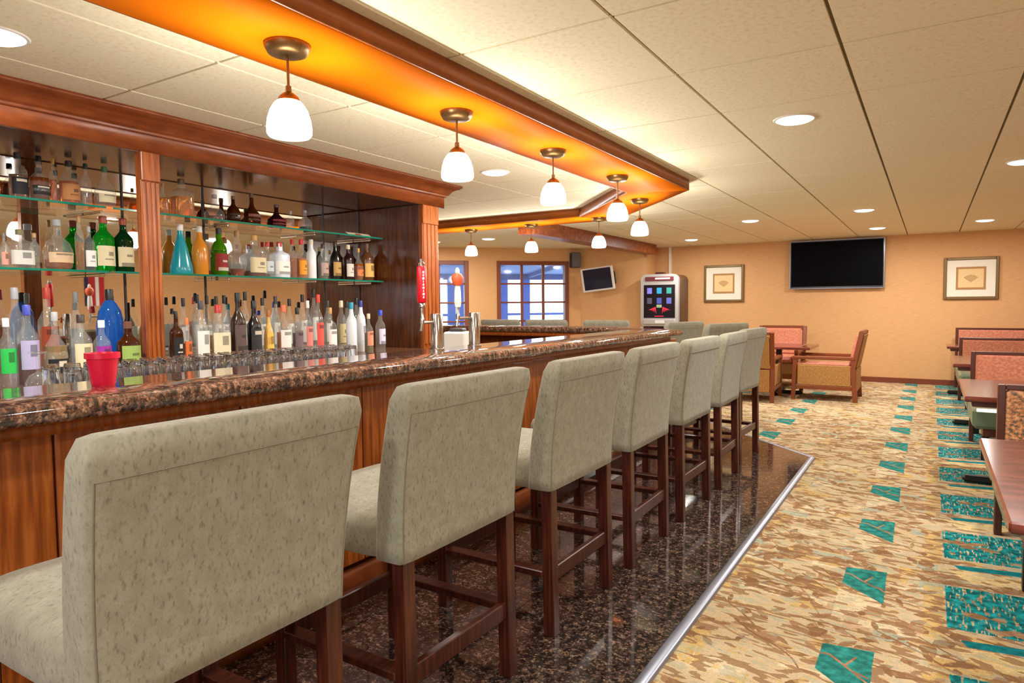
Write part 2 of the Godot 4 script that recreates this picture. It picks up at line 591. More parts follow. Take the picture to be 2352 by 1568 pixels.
func carpet_mat() -> StandardMaterial3D:
	var w := int(CARPET_W * CPX)
	var h := int(CARPET_L * CPX)
	cim = Image.create(w, h, true, Image.FORMAT_RGB8)
	cim.fill(Color8(216, 193, 155))
	var pale := Color8(178, 180, 156)
	var yellow := Color8(216, 182, 118)
	var cream := Color8(232, 212, 174)
	var browns := [Color8(164, 126, 90), Color8(150, 112, 78), Color8(180, 140, 104)]
	var teal := Color8(50, 140, 132)
	# soft blocks of pale blue-green, yellow and cream
	for i in 260:
		var p := cm(rng.randf() * CARPET_W, rng.randf() * CARPET_L)
		var a := rng.randf_range(0.06, 0.2) * CPX
		var b := rng.randf_range(0.03, 0.11) * CPX
		var k := rng.randf_range(-0.3, 0.3) * b
		var c: Color = [pale, yellow, cream, cream, Color8(206, 176, 140)][rng.randi() % 5]
		cpoly([p, p + Vector2(a, k), p + Vector2(a, b + k), p + Vector2(0, b)], c, 0.1, 0.0, i)
	# x = 0 of the picture is world x = -1.3; bands follow the rows seen on the floor
	var ox := 1.3
	for i in 4:
		var z0 := 0.83 * i
		cpoly([cm(ox - 0.80, z0 + 0.1), cm(ox - 0.68, z0 + 0.14), cm(ox - 0.66, z0 + 0.42), cm(ox - 0.79, z0 + 0.4)], yellow, 0.1, 0.3, 8)
		cpoly([cm(ox + 0.0, z0 + 0.06), cm(ox + 0.07, z0 + 0.06), cm(ox + 0.07, z0 + 0.6), cm(ox + 0.0, z0 + 0.6)], yellow, 0.1, 0.0, 9)
	# brown twigs with leaves
	for i in 230:
		var p := cm(rng.randf() * CARPET_W, rng.randf() * CARPET_L)
		var ang := rng.randf_range(-0.5, 0.5) + (PI if rng.randf() < 0.4 else 0.0) + 0.35
		var c: Color = browns[rng.randi() % 3]
		var pts := [p]
		for k in 7:
			ang += rng.randf_range(-0.25, 0.25)
			p += Vector2(cos(ang), sin(ang)) * CPX * 0.055
			pts.append(p)
			if rng.randf() < 0.62:
				var sa := ang + (0.8 if rng.randf() < 0.5 else -0.8)
				leaf(p, Vector2(cos(sa), sin(sa)), rng.randf_range(0.04, 0.1) * CPX, rng.randf_range(0.01, 0.022) * CPX, browns[rng.randi() % 3])
		stroke(pts, CPX * 0.006, CPX * 0.003, c)
	for i in 80:
		var p := cm(rng.randf() * CARPET_W, rng.randf() * CARPET_L)
		for k in 5:
			var a := TAU * rng.randf()
			leaf(p, Vector2(cos(a), sin(a)), rng.randf_range(0.05, 0.1) * CPX, rng.randf_range(0.016, 0.034) * CPX, browns[rng.randi() % 3])
	# teal squares and the brushed band
	for i in 4:
		var z0 := 0.83 * i
		for xo in [0.0, -1.05]:
			var x: float = ox + xo
			cpoly([cm(x - 0.315, z0 + 0.30), cm(x - 0.15, z0 + 0.30), cm(x - 0.145, z0 + 0.40), cm(x - 0.31, z0 + 0.62)], cream, 0.08, 0.0, 3)
			cpoly([cm(x - 0.31, z0 + 0.02), cm(x - 0.145, z0), cm(x - 0.14, z0 + 0.38), cm(x - 0.31, z0 + 0.22)], teal, 0.3, 0.0, 4 + i)
			var tw := [cm(x - 0.31, z0 + 0.1)]
			for k in 6:
				tw.append(cm(x - 0.31 + 0.028 * (k + 1), z0 + 0.1 + 0.03 * k + rng.randf_range(-0.01, 0.01)))
			stroke(tw, CPX * 0.006, CPX * 0.004, Color8(190, 130, 92))
			stroke([tw[3], tw[3] + cm(0.02, -0.05), tw[3] + cm(0.03, -0.08)], CPX * 0.005, CPX * 0.003, Color8(190, 130, 92))
			stroke([tw[4], tw[4] + cm(0.05, 0.02)], CPX * 0.006, CPX * 0.003, Color8(190, 130, 92))
		var bx := ox + 0.08
		cpoly([cm(bx, z0 + 0.03), cm(bx + 0.42, z0 + 0.0), cm(bx + 0.42, z0 + 0.46), cm(bx, z0 + 0.48)], Color8(28, 138, 142), 0.5, 0.3, 20 + i)
		cpoly([cm(bx + 0.04, z0 + 0.57), cm(bx + 0.42, z0 + 0.50), cm(bx + 0.42, z0 + 0.57), cm(bx + 0.06, z0 + 0.62)], Color8(24, 132, 138), 0.2, 0.0, 30)
		cpoly([cm(bx, z0 + 0.63), cm(bx + 0.42, z0 + 0.6), cm(bx + 0.42, z0 + 0.7), cm(bx + 0.1, z0 + 0.78)], Color8(234, 208, 150), 0.08, 0.0, 31)
		for k in 5:
			var p := cm(bx + rng.randf() * 0.34, z0 + 0.08 + rng.randf() * 0.36)
			for q in 3:
				leaf(p, Vector2.from_angle(rng.randf_range(-0.4, 0.4) + PI * (rng.randi() % 2)), rng.randf_range(0.05, 0.11) * CPX, 0.022 * CPX, browns[q])
		for k in 3:
			leaf(cm(ox + 0.03, z0 + 0.66), Vector2.from_angle(rng.randf() * TAU), 0.09 * CPX, 0.03 * CPX, browns[1])
	# pile: fine salt and pepper of the yarn
	var na := noise(61, 0.013, 3)
	var nb := noise(62, 0.02, 2)
	for y in h:
		for x in w:
			var c := cim.get_pixel(x, y)
			if c.r > c.g:
				var e := na.get_noise_2d(x * 0.8 + y * 0.5, y * 2.4 - x * 0.5)
				if e > 0.2:
					c = c.lerp(browns[1], 0.72)
				elif e < -0.3:
					c = c.lerp(pale, 0.5)
				elif nb.get_noise_2d(x, y * 3.0) > 0.34:
					c = c.lerp(yellow, 0.55)
			var v := 0.85 + 0.17 * rng.randf()
			cim.set_pixel(x, y, Color(c.r * v, c.g * v, c.b * v))
	cim.generate_mipmaps()
	var m := StandardMaterial3D.new()
	m.albedo_texture = ImageTexture.create_from_image(cim)
	m.roughness = 0.95
	m.metallic_specular = 0.2
	return m

# ------------------------------------------------------------------ room
const FAR_Z := -11.81
const RIGHT_X := 2.3
const BACK_Z := 2.6
const SOFFIT := [Vector2(-1.70, 2.5), Vector2(-1.70, -5.45), Vector2(-2.95, -6.9), Vector2(-8.6, -6.9)]
# the slanted window wall runs from W0 towards the pier
const W0 := Vector2(-9.4, -7.06)
const WDIR := Vector2(0.6949, -0.7192)

func wall_t() -> Transform3D:
	# local x along the wall, local z towards the room
	var x := Vector3(WDIR.x, 0, WDIR.y)
	var z := Vector3(-WDIR.y, 0, WDIR.x)
	return Transform3D(Basis(x, Vector3.UP, z), Vector3(W0.x, 0, W0.y))

func build_shell() -> void:
	var st := begin()
	box(st, Vector3(-1.0, 1.2, FAR_Z - 0.1), Vector3(6.8, 2.6, 0.2))
	structure(put(st, "wall_far", mats.wall))
	st = begin()
	box(st, Vector3(RIGHT_X + 0.1, 1.2, -4.6), Vector3(0.2, 2.6, 14.8))
	structure(put(st, "wall_right", mats.wall))
	st = begin()
	for q in [[-2.9, 1.2, 3.2, 2.6], [2.15, 1.2, 0.7, 2.6], [0.25, 0.25, 3.1, 0.7], [0.25, 2.3, 3.1, 0.4]]:
		box(st, Vector3(q[0], q[1], BACK_Z + 0.1), Vector3(q[2], q[3], 0.2))
	structure(put(st, "wall_back", mats.wall))
	var w3 := Node3D.new()
	w3.name = "window_3"
	add_child(w3)
	structure(w3)
	w3.position = Vector3(0.25, 1.35, BACK_Z + 0.06)
	for k in 5:
		st = begin()
		box(st, Vector3(-1.525 + k * 0.7625, 0, 0), Vector3(0.05, 1.5, 0.1), 0.004)
		put(st, "window_frame", mat(Color8(128, 66, 38), 0.4), w3)
	for k in 2:
		st = begin()
		box(st, Vector3(0, -0.725 + k * 1.45, 0), Vector3(3.0, 0.05, 0.1), 0.004)
		put(st, "window_frame", mat(Color8(128, 66, 38), 0.4), w3)
	for k in 4:
		st = begin()
		box(st, Vector3(-1.144 + k * 0.7625, 0, 0), Vector3(0.7, 1.4, 0.006))
		put(st, "pane", clear_glass(0.06, Color(0.8, 0.9, 1.0)), w3)
	st = begin()
	box(st, Vector3(-4.42, 1.2, -1.02), Vector3(0.2, 2.6, 7.28))
	structure(put(st, "wall_left", mats.wall))
	st = begin()
	box(st, Vector3(-7.0, 1.2, -4.56), Vector3(5.0, 2.6, 0.2))
	structure(put(st, "wall_service", mats.wall))
	st = begin()
	box(st, Vector3(-9.5, 1.2, -5.9), Vector3(0.2, 2.6, 2.6))
	structure(put(st, "wall_side", mats.wall))
	# pier between the windows and the far wall
	st = begin()
	box(st, Vector3(-4.835, 1.2, -11.5), Vector3(1.21, 2.6, 0.7))
	structure(put(st, "wall_pier", mats.wall))
	# slanted wall with two openings, cut from boxes around them
	var t := wall_t()
	var wins := [[2.12, 3.60], [4.11, 5.45]]
	var y0 := 0.55
	var y1 := 2.02
	st = begin()
	var x := 0.0
	for wn in wins + [[6.05, 6.05]]:
		box(st, Vector3((x + wn[0]) / 2, 1.2, -0.1), Vector3(wn[0] - x, 2.6, 0.2), 0, t)
		if wn[1] > wn[0]:
			box(st, Vector3((wn[0] + wn[1]) / 2, (y0 - 0.1) / 2, -0.1), Vector3(wn[1] - wn[0], y0 + 0.1, 0.2), 0, t)
			box(st, Vector3((wn[0] + wn[1]) / 2, (y1 + 2.5) / 2, -0.1), Vector3(wn[1] - wn[0], 2.5 - y1, 0.2), 0, t)
		x = wn[1]
	structure(put(st, "wall_slanted", mats.wall))
	var frame_m: Material = mat(Color8(128, 66, 38), 0.4)
	for i in 2:
		var a: float = wins[i][0]
		var b: float = wins[i][1]
		var w := Node3D.new()
		w.name = "window_%d" % (i + 1)
		add_child(w)
		structure(w)
		w.transform = t
		for side in 4:
			st = begin()
			if side < 2:
				box(st, Vector3(a + 0.035 if side == 0 else b - 0.035, (y0 + y1) / 2, -0.05), Vector3(0.07, y1 - y0, 0.14), 0.006)
			else:
				box(st, Vector3((a + b) / 2, y1 - 0.035 if side == 2 else y0 + 0.035, -0.05), Vector3(b - a - 0.14, 0.07, 0.14), 0.006)
			put(st, "window_frame", frame_m, w)
		var cols := 3
		var rows := 4
		var pw := (b - a - 0.14) / cols
		var ph := (y1 - y0 - 0.14) / rows
		for k in range(1, cols):
			st = begin()
			box(st, Vector3(a + 0.07 + pw * k, (y0 + y1) / 2, -0.05), Vector3(0.045, y1 - y0 - 0.14, 0.05), 0.005)
			put(st, "muntin", frame_m, w)
		for k in range(1, rows):
			st = begin()
			box(st, Vector3((a + b) / 2, y0 + 0.07 + ph * k, -0.05), Vector3(b - a - 0.14, 0.03, 0.045), 0.005)
			put(st, "muntin", frame_m, w)
		for c in cols:
			for r in rows:
				st = begin()
				box(st, Vector3(a + 0.07 + pw * (c + 0.5), y0 + 0.07 + ph * (r + 0.5), -0.05), Vector3(pw - 0.02, ph - 0.015, 0.005))
				put(st, "pane", clear_glass(0.06, Color(0.8, 0.9, 1.0)), w)
	st = begin()
	box(st, Vector3(-0.95, 0.04, FAR_Z + 0.008), Vector3(6.4, 0.08, 0.016), 0.003)
	structure(put(st, "baseboard_far", mat(Color8(122, 58, 30), 0.4)))
	st = begin()
	box(st, Vector3(RIGHT_X - 0.008, 0.04, -4.6), Vector3(0.016, 0.08, 14.3), 0.003)
	structure(put(st, "baseboard_right", mat(Color8(122, 58, 30), 0.4)))

func build_ceiling() -> void:
	var st := begin()
	box(st, Vector3(-3.6, CEIL + 0.112, -4.6), Vector3(12.2, 0.2, 14.8))
	var slab := put(st, "ceiling", mats.grid)
	structure(slab)
	# regions on both sides of the soffit
	var inner_edge := offset_path(SOFFIT, -0.45)
	var outer := PackedVector2Array([Vector2(RIGHT_X, -0.1), Vector2(SOFFIT[0].x, -0.1), SOFFIT[1], SOFFIT[2], Vector2(-8.2, -6.9), Vector2(-8.2, -8.32), Vector2(-5.0, FAR_Z), Vector2(RIGHT_X, FAR_Z)])
	var inner := PackedVector2Array([Vector2(inner_edge[0].x, -0.3), inner_edge[1], inner_edge[2], Vector2(-7.5, inner_edge[2].y), Vector2(-7.5, -4.7), Vector2(-3.4, -4.7), Vector2(-3.4, -0.3)])
	var count := 0
	for zone in 2:
		var region := outer if zone == 0 else inner
		var x0 := -1.62 if zone == 0 else -2.51
		var z0 := -2.235 if zone == 0 else -1.76
		var dz := 0.713 if zone == 0 else 0.735
		for i in range(-13, 7):
			for j in range(-4, 16):
				var a := x0 + i * 0.65
				var b := z0 - j * dz
				var g := 0.007
				var r := PackedVector2Array([Vector2(a + g, b - g), Vector2(a + 0.65 - g, b - g), Vector2(a + 0.65 - g, b - dz + g), Vector2(a + g, b - dz + g)])
				for poly in Geometry2D.intersect_polygons(r, region):
					if poly.size() < 3 or poly_area(poly) < 0.008:
						continue
					st = begin()
					prism(st, poly, CEIL, CEIL + 0.012)
					put(st, "tile", mats.tile, slab)
					count += 1
	print("ceiling tiles ", count)
	st = begin()
	box(st, Vector3(-1.05, CEIL + 0.006, 1.25), Vector3(6.7, 0.012, 2.7))
	put(st, "tile", mats.tile, slab)
	# soffit over the bar
	var so := thing("bar_soffit", "orange dropped soffit with brown edges following the bar counter", "soffit")
	so.set_meta("kind", "structure")
	st = begin()
	sweep(st, SOFFIT, [[-0.45, 2.19], [-0.45, 2.162], [0.0, 2.162], [0.0, 2.19]], true)
	put(st, "underside", mats.soffit_under, so)
	st = begin()
	sweep(st, SOFFIT, [[0.0, 2.164], [0.012, 2.164], [0.012, CEIL], [0.0, CEIL]], true, true)
	put(st, "fascia", mats.soffit_side, so)
	st = begin()
	sweep(st, SOFFIT, [[-0.462, 2.164], [-0.45, 2.164], [-0.45, CEIL], [-0.462, CEIL]], true, true)
	put(st, "fascia", mats.soffit_side, so)
	st = begin()
	box(st, Vector3(-4.12, 2.168, -9.05), Vector3(0.22, 0.164, 4.2), 0.004)
	structure(put(st, "trim_beam", mats.beam))

func poly_area(p: PackedVector2Array) -> float:
	var s := 0.0
	for i in p.size():
		s += p[i].cross(p[(i + 1) % p.size()])
	return absf(s) * 0.5

func build_floor() -> void:
	# carpet as one sheet with metre-true texture coordinates
	var st := begin()
	var x0 := -9.6
	var x1 := 2.5
	var z0 := -12.0
	var z1 := 2.8
	var zs := 2.66          # phase of the print along z
	for v in [Vector2(x0, z0), Vector2(x1, z0), Vector2(x1, z1), Vector2(x0, z0), Vector2(x1, z1), Vector2(x0, z1)]:
		st.set_uv(Vector2((v.x + 1.3) / CARPET_W, (v.y + zs) / CARPET_L))
		st.set_normal(Vector3.UP)
		st.add_vertex(Vector3(v.x, 0, v.y))
	var carpet := put_mesh(st.commit(), "floor", mats.carpet)
	structure(carpet)
	st = begin()
	box(st, Vector3(-3.55, -0.11, -4.6), Vector3(12.1, 0.2, 14.8))
	put(st, "subfloor", mat(Color8(120, 110, 100), 0.9), carpet)
	# polished granite strip round the bar, laid in slabs
	var edge := [Vector2(-0.80, 2.0), Vector2(-0.80, -5.775), Vector2(-2.5, -7.52), Vector2(-6.5, -7.52)]
	var region := PackedVector2Array([Vector2(-0.80, 1.0), edge[1], edge[2], Vector2(-6.5, -7.52), Vector2(-6.5, -6.4), Vector2(-3.0, -6.4), Vector2(-2.1, -5.4), Vector2(-2.1, 1.0)])
	var strip := begin()
	prism(strip, region, 0.001, 0.004)
	var base := put(strip, "trim_grout", mat(Color8(70, 60, 54), 0.7))
	structure(base)
	for i in 10:
		for j in 16:
			var a := -0.80 - i * 0.6
			var b := 1.0 - j * 0.6
			var g := 0.0015
			var r := PackedVector2Array([Vector2(a - g, b - g), Vector2(a - 0.6 + g, b - g), Vector2(a - 0.6 + g, b - 0.6 + g), Vector2(a - g, b - 0.6 + g)])
			for poly in Geometry2D.intersect_polygons(r, region):
				if poly_area(poly) < 0.004:
					continue
				st = begin()
				prism(st, poly, 0.002, 0.012)
				put(st, "slab", mats.granite_floor, base)
	st = begin()
	sweep(st, edge, [[0.0, 0.0], [0.045, 0.0], [0.045, 0.004], [0.034, 0.013], [0.004, 0.015], [0.0, 0.013]], true)
	structure(put(st, "trim_metal", mats.chrome_trim))

# ------------------------------------------------------------------ bar
const BAR := [Vector2(-1.90, 1.6), Vector2(-1.90, -5.98), Vector2(-2.55, -6.62), Vector2(-7.0, -6.62)]

func build_bar() -> void:
	var top := begin()
	sweep(top, BAR, [[-0.46, BAR_Y - 0.055], [-0.012, BAR_Y - 0.055], [-0.003, BAR_Y - 0.047], [0.0, BAR_Y - 0.03], [-0.002, BAR_Y - 0.016], [-0.008, BAR_Y - 0.006], [-0.018, BAR_Y], [-0.455, BAR_Y], [-0.46, BAR_Y - 0.006]], true, true)
	var b := thing("bar_counter", "long bar counter with polished brown granite top and wooden front", "bar counter")
	put(top, "granite_top", mats.granite, b)
	var st := begin()
	sweep(st, BAR, [[-0.44, BAR_Y - 0.1], [-0.1, BAR_Y - 0.1], [-0.1, BAR_Y - 0.056], [-0.44, BAR_Y - 0.056]], true, true)
	put(st, "sub_top", mats.wood_v, b)
	st = begin()
	sweep(st, BAR, [[-0.34, 0.0], [-0.19, 0.0], [-0.19, BAR_Y - 0.1], [-0.34, BAR_Y - 0.1]], true, true)
	put(st, "body", mats.wood_dark, b)
	# front boards, one panel after another
	var z := 1.5
	var k := 0
	while z > -5.7:
		st = begin()
		box(st, Vector3(-2.078, 0.53, z - 0.3), Vector3(0.022, 0.76, 0.594), 0.004)
		put(st, "front_panel", mats.wood_v, b)
		z -= 0.6
		k += 1
	var dir := (BAR[2] - BAR[1]).normalized() as Vector2
	for i in 1:
		var p: Vector2 = BAR[1] + dir * 0.38 + Vector2(dir.y, -dir.x) * 0.178
		st = begin()
		box(st, Vector3.ZERO, Vector3(0.59, 0.76, 0.022), 0.004, Transform3D(Basis(Vector3(dir.x, 0, dir.y), Vector3.UP, Vector3(-dir.y, 0, dir.x)), Vector3(p.x, 0.53, p.y)))
		put(st, "front_panel", mats.wood_v, b)
	st = begin()
	sweep(st, BAR, [[-0.19, 0.013], [-0.14, 0.013], [-0.14, 0.1], [-0.155, 0.13], [-0.19, 0.13]], true, true)
	put(st, "base_moulding", mats.wood_h, b)

const CAB_X := -3.5

func build_back_bar() -> void:
	var c := thing("back_bar_cabinet", "wooden back bar cabinet with mirrored back, fluted pilasters and crown moulding", "cabinet")
	var st := begin()
	# frieze and crown with a return at the end
	var path := [Vector2(-3.5, 2.4), Vector2(-3.5, -4.56), Vector2(-4.3, -4.56)]
	sweep(st, path, [[-0.03, 2.062], [0.0, 2.062], [0.0, CEIL - 0.001], [-0.03, CEIL - 0.001]], true, true)
	put(st, "frieze", mats.wood_h, c)
	st = begin()
	sweep(st, path, [[0.0, 2.15], [0.012, 2.15], [0.016, 2.156], [0.014, 2.165], [0.028, 2.17], [0.034, 2.178], [0.05, 2.2], [0.072, 2.214], [0.095, 2.22], [0.1, 2.228], [0.112, 2.232], [0.112, CEIL - 0.001], [0.0, CEIL - 0.001]], true, true)
	put(st, "crown_moulding", mats.wood_h, c)
	st = begin()
	box(st, Vector3(-3.87, 2.08, -1.08), Vector3(0.68, 0.03, 6.96))
	put(st, "canopy_board", mats.wood_dark, c)
	# end wall beside the last pilaster
	st = begin()
	box(st, Vector3(-3.88, 1.08, -4.36), Vector3(0.7, 1.96, 0.2), 0.002)
	put(st, "end_panel", mats.wood_dark, c)
	for p in [[-1.985, -2.085], [-4.265, -4.465]]:
		var z0: float = p[0]
		var z1: float = p[1]
		var w := z0 - z1
		st = begin()
		box(st, Vector3(-3.525, 1.06, (z0 + z1) / 2), Vector3(0.05, 2.0, w), 0.003)
		var pil := put(st, "pilaster", mats.wood_v, c)
		var ribs := 4
		for k in ribs:
			st = begin()
			var rw := w / (ribs + 0.4)
			var zc := z0 - w * (k + 0.5) / ribs
			lathe(st, [[0.0, 0.93], [rw * 0.42, 0.935], [rw * 0.42, 1.905], [0.0, 1.91]], Vector3(-3.501, 0, zc), 12)
			put(st, "reed", mats.wood_v, pil)
		st = begin()
		box(st, Vector3(-3.497, 1.985, (z0 + z1) / 2), Vector3(0.02, 0.15, w), 0.004)
		put(st, "capital_block", mats.wood_v, pil)
	# mirror panels with dark joints
	var seams := [1.2, -0.35, -1.3, -2.26, -2.8, -3.86, -4.255]
	for i in seams.size() - 1:
		st = begin()
		box(st, Vector3(-4.205, 1.48, (seams[i] + seams[i + 1]) / 2), Vector3(0.01, 1.16, seams[i] - seams[i + 1] - 0.014))
		put(st, "mirror", mats.mirror, c)
		st = begin()
		box(st, Vector3(-4.2, 1.48, seams[i + 1]), Vector3(0.014, 1.16, 0.014), 0.003)
		put(st, "mirror_joint", mat(Color8(40, 28, 20), 0.4), c)
	st = begin()
	box(st, Vector3(-4.25, 1.1, -1.1), Vector3(0.07, 2.0, 6.8))
	put(st, "back_board", mats.wood_dark, c)
	for y in [1.815, 1.457]:
		for seg in [[0.6, -2.02], [-2.06, -4.25]]:
			st = begin()
			box(st, Vector3(-4.055, y - 0.006, (seg[0] + seg[1]) / 2), Vector3(0.27, 0.012, seg[0] - seg[1]))
			var sh := put(st, "glass_shelf", mats.shelf, c)
			st = begin()
			box(st, Vector3(-3.916, y - 0.006, (seg[0] + seg[1]) / 2), Vector3(0.006, 0.012, seg[0] - seg[1]), 0.001)
			put(st, "polished_edge", mats.shelf_edge, sh)
		for z in [0.2, -1.25, -2.04, -2.85, -3.6, -4.2]:
			st = begin()
			box(st, Vector3(-4.1, y - 0.02, z), Vector3(0.19, 0.014, 0.012), 0.002)
			put(st, "shelf_bracket", mats.steel, c)
	st = begin()
	box(st, Vector3(-3.53, BACK_Y - 0.02, -1.0), Vector3(1.36, 0.04, 6.5), 0.006)
	put(st, "counter_top", mat(Color8(96, 62, 40), 0.25), c)
	st = begin()
	box(st, Vector3(-3.6, 0.43, -1.0), Vector3(1.2, 0.85, 6.45), 0.004)
	put(st, "base_unit", mats.wood_dark, c)
	st = begin()
	box(st, Vector3(-3.05, BACK_Y + 0.004, -1.9), Vector3(0.36, 0.008, 3.0), 0.002)
	put(st, "bar_mat", mat(Color8(60, 62, 64), 0.6), c)

# ------------------------------------------------------------------ stools
func make_stool(label: String) -> Node3D:
	# origin on the floor under the middle of the back; the stool faces -x
	var t := thing("bar_stool", label, "bar stool", Vector3.ZERO, 0.0, "upholstered bar stools along the bar")
	var st := begin()
	# backrest: leans back and flares at the top
	var sts := []
	for k in 15:
		var f := k / 14.0
		var y := lerpf(0.565, 1.04, f)
		var lean := 0.075 * pow(f, 1.7)
		var half := lerpf(0.055, 0.042, f)
		var wid := lerpf(0.285, 0.305, f)
		if f > 0.93:
			half *= 0.8
			wid -= 0.012
		sts.append([y, -0.055 + lean, half, wid])
	sts.append([1.046, 0.02, 0.02, 0.275])
	cushion(st, sts, 9.0, 64)
	put(st, "backrest", mats.fabric, t)
	# seam round the rear panel
	st = begin()
	var line := []
	for k in 13:
		var s = sts[k]
		line.append(Vector3(s[1] + s[2] * 0.97 - 0.004, s[0], s[3] * 0.955))
	var other := []
	for v in line:
		other.append(Vector3(v.x, v.y, -v.z))
	other.reverse()
	var top_seam := []
	for k in 17:
		var u := lerpf(0.955, -0.955, k / 16.0)
		var s = sts[12]
		top_seam.append(Vector3(s[1] + s[2] * pow(1.0 - pow(absf(u), 9.0), 1.0 / 9.0) - 0.0004, s[0], s[3] * u))
	tube(st, line + top_seam + other, 0.0016, 6)
	put(st, "piping", mats.piping, t)
	# seat cushion with a soft crown
	st = begin()
	var seat := []
	for s in [[0.565, 0.25, 0.278], [0.57, 0.256, 0.284], [0.6, 0.258, 0.286], [0.642, 0.258, 0.286], [0.665, 0.25, 0.278], [0.676, 0.228, 0.255], [0.682, 0.17, 0.19], [0.685, 0.08, 0.09]]:
		seat.append([s[0], -0.31, s[1], s[2]])
	cushion(st, seat, 7.0, 56)
	put(st, "seat", mats.fabric, t)
	for a in [[-0.03, 0.25], [-0.03, -0.25], [-0.52, 0.25], [-0.52, -0.25]]:
		st = begin()
		bar(st, Vector3(a[0] + (0.01 if a[0] > -0.2 else 0.0), 0.012, a[1]), Vector3(a[0], 0.568, a[1]), 0.045, 0.045, 0.003)
		put(st, "leg", mats.leg_wood, t)
	st = begin()
	bar(st, Vector3(-0.024, 0.24, -0.23), Vector3(-0.024, 0.24, 0.23), 0.024, 0.055)
	put(st, "stretcher", mats.leg_wood, t)
	st = begin()
	bar(st, Vector3(-0.52, 0.24, -0.23), Vector3(-0.52, 0.24, 0.23), 0.024, 0.055)
	put(st, "stretcher", mats.leg_wood, t)
	for s in [-0.25, 0.25]:
		st = begin()
		bar(st, Vector3(-0.50, 0.245, s), Vector3(-0.045, 0.245, s), 0.05, 0.024)
		put(st, "stretcher", mats.leg_wood, t)
	return t

func build_stools() -> void:
	var ord := ["first", "second", "third", "fourth", "fifth", "sixth"]
	var first: Node3D = null
	var zs := [-4.72, -3.95, -3.17, -2.41, -1.60, -0.83]
	var spots := []
	for i in 6:
		var turn: float = [0.02, -0.01, 0.015, 0.0, -0.01, 0.0][i]
		spots.append([Vector3(-1.16, 0, zs[i]), turn, "beige speckled bar stool, %s from the bar corner along the straight counter" % ord[i]])
	spots.append([Vector3(-1.2, 0, -5.5), -0.05, "beige speckled bar stool standing at the bend of the bar counter"])
	spots.append([Vector3(-1.72, 0.0, -6.78), -0.42, "pale bar stool on the slanted part of the bar, next to the bend"])
	spots.append([Vector3(-2.28, 0.0, -7.2), -0.36, "pale bar stool on the slanted part of the bar, next to the far counter"])
	spots.append([Vector3(-3.42, 0, -7.72), -PI / 2, "pale bar stool at the far counter in front of the orange pier"])
	spots.append([Vector3(-4.28, 0, -7.74), -PI / 2, "pale bar stool at the far counter by the window's corner with the speaker"])
	spots.append([Vector3(-5.0, 0, -7.74), -PI / 2, "pale bar stool at the far counter beside the beer tap handle"])
	for s in spots:
		var o: Node3D
		if first == null:
			first = make_stool(s[2])
			o = first
		else:
			o = first.duplicate()
			o.name = numbered("bar_stool")
			add_child(o)
			o.set_meta("label", s[2])
		o.position = s[0]
		o.rotation.y = s[1]

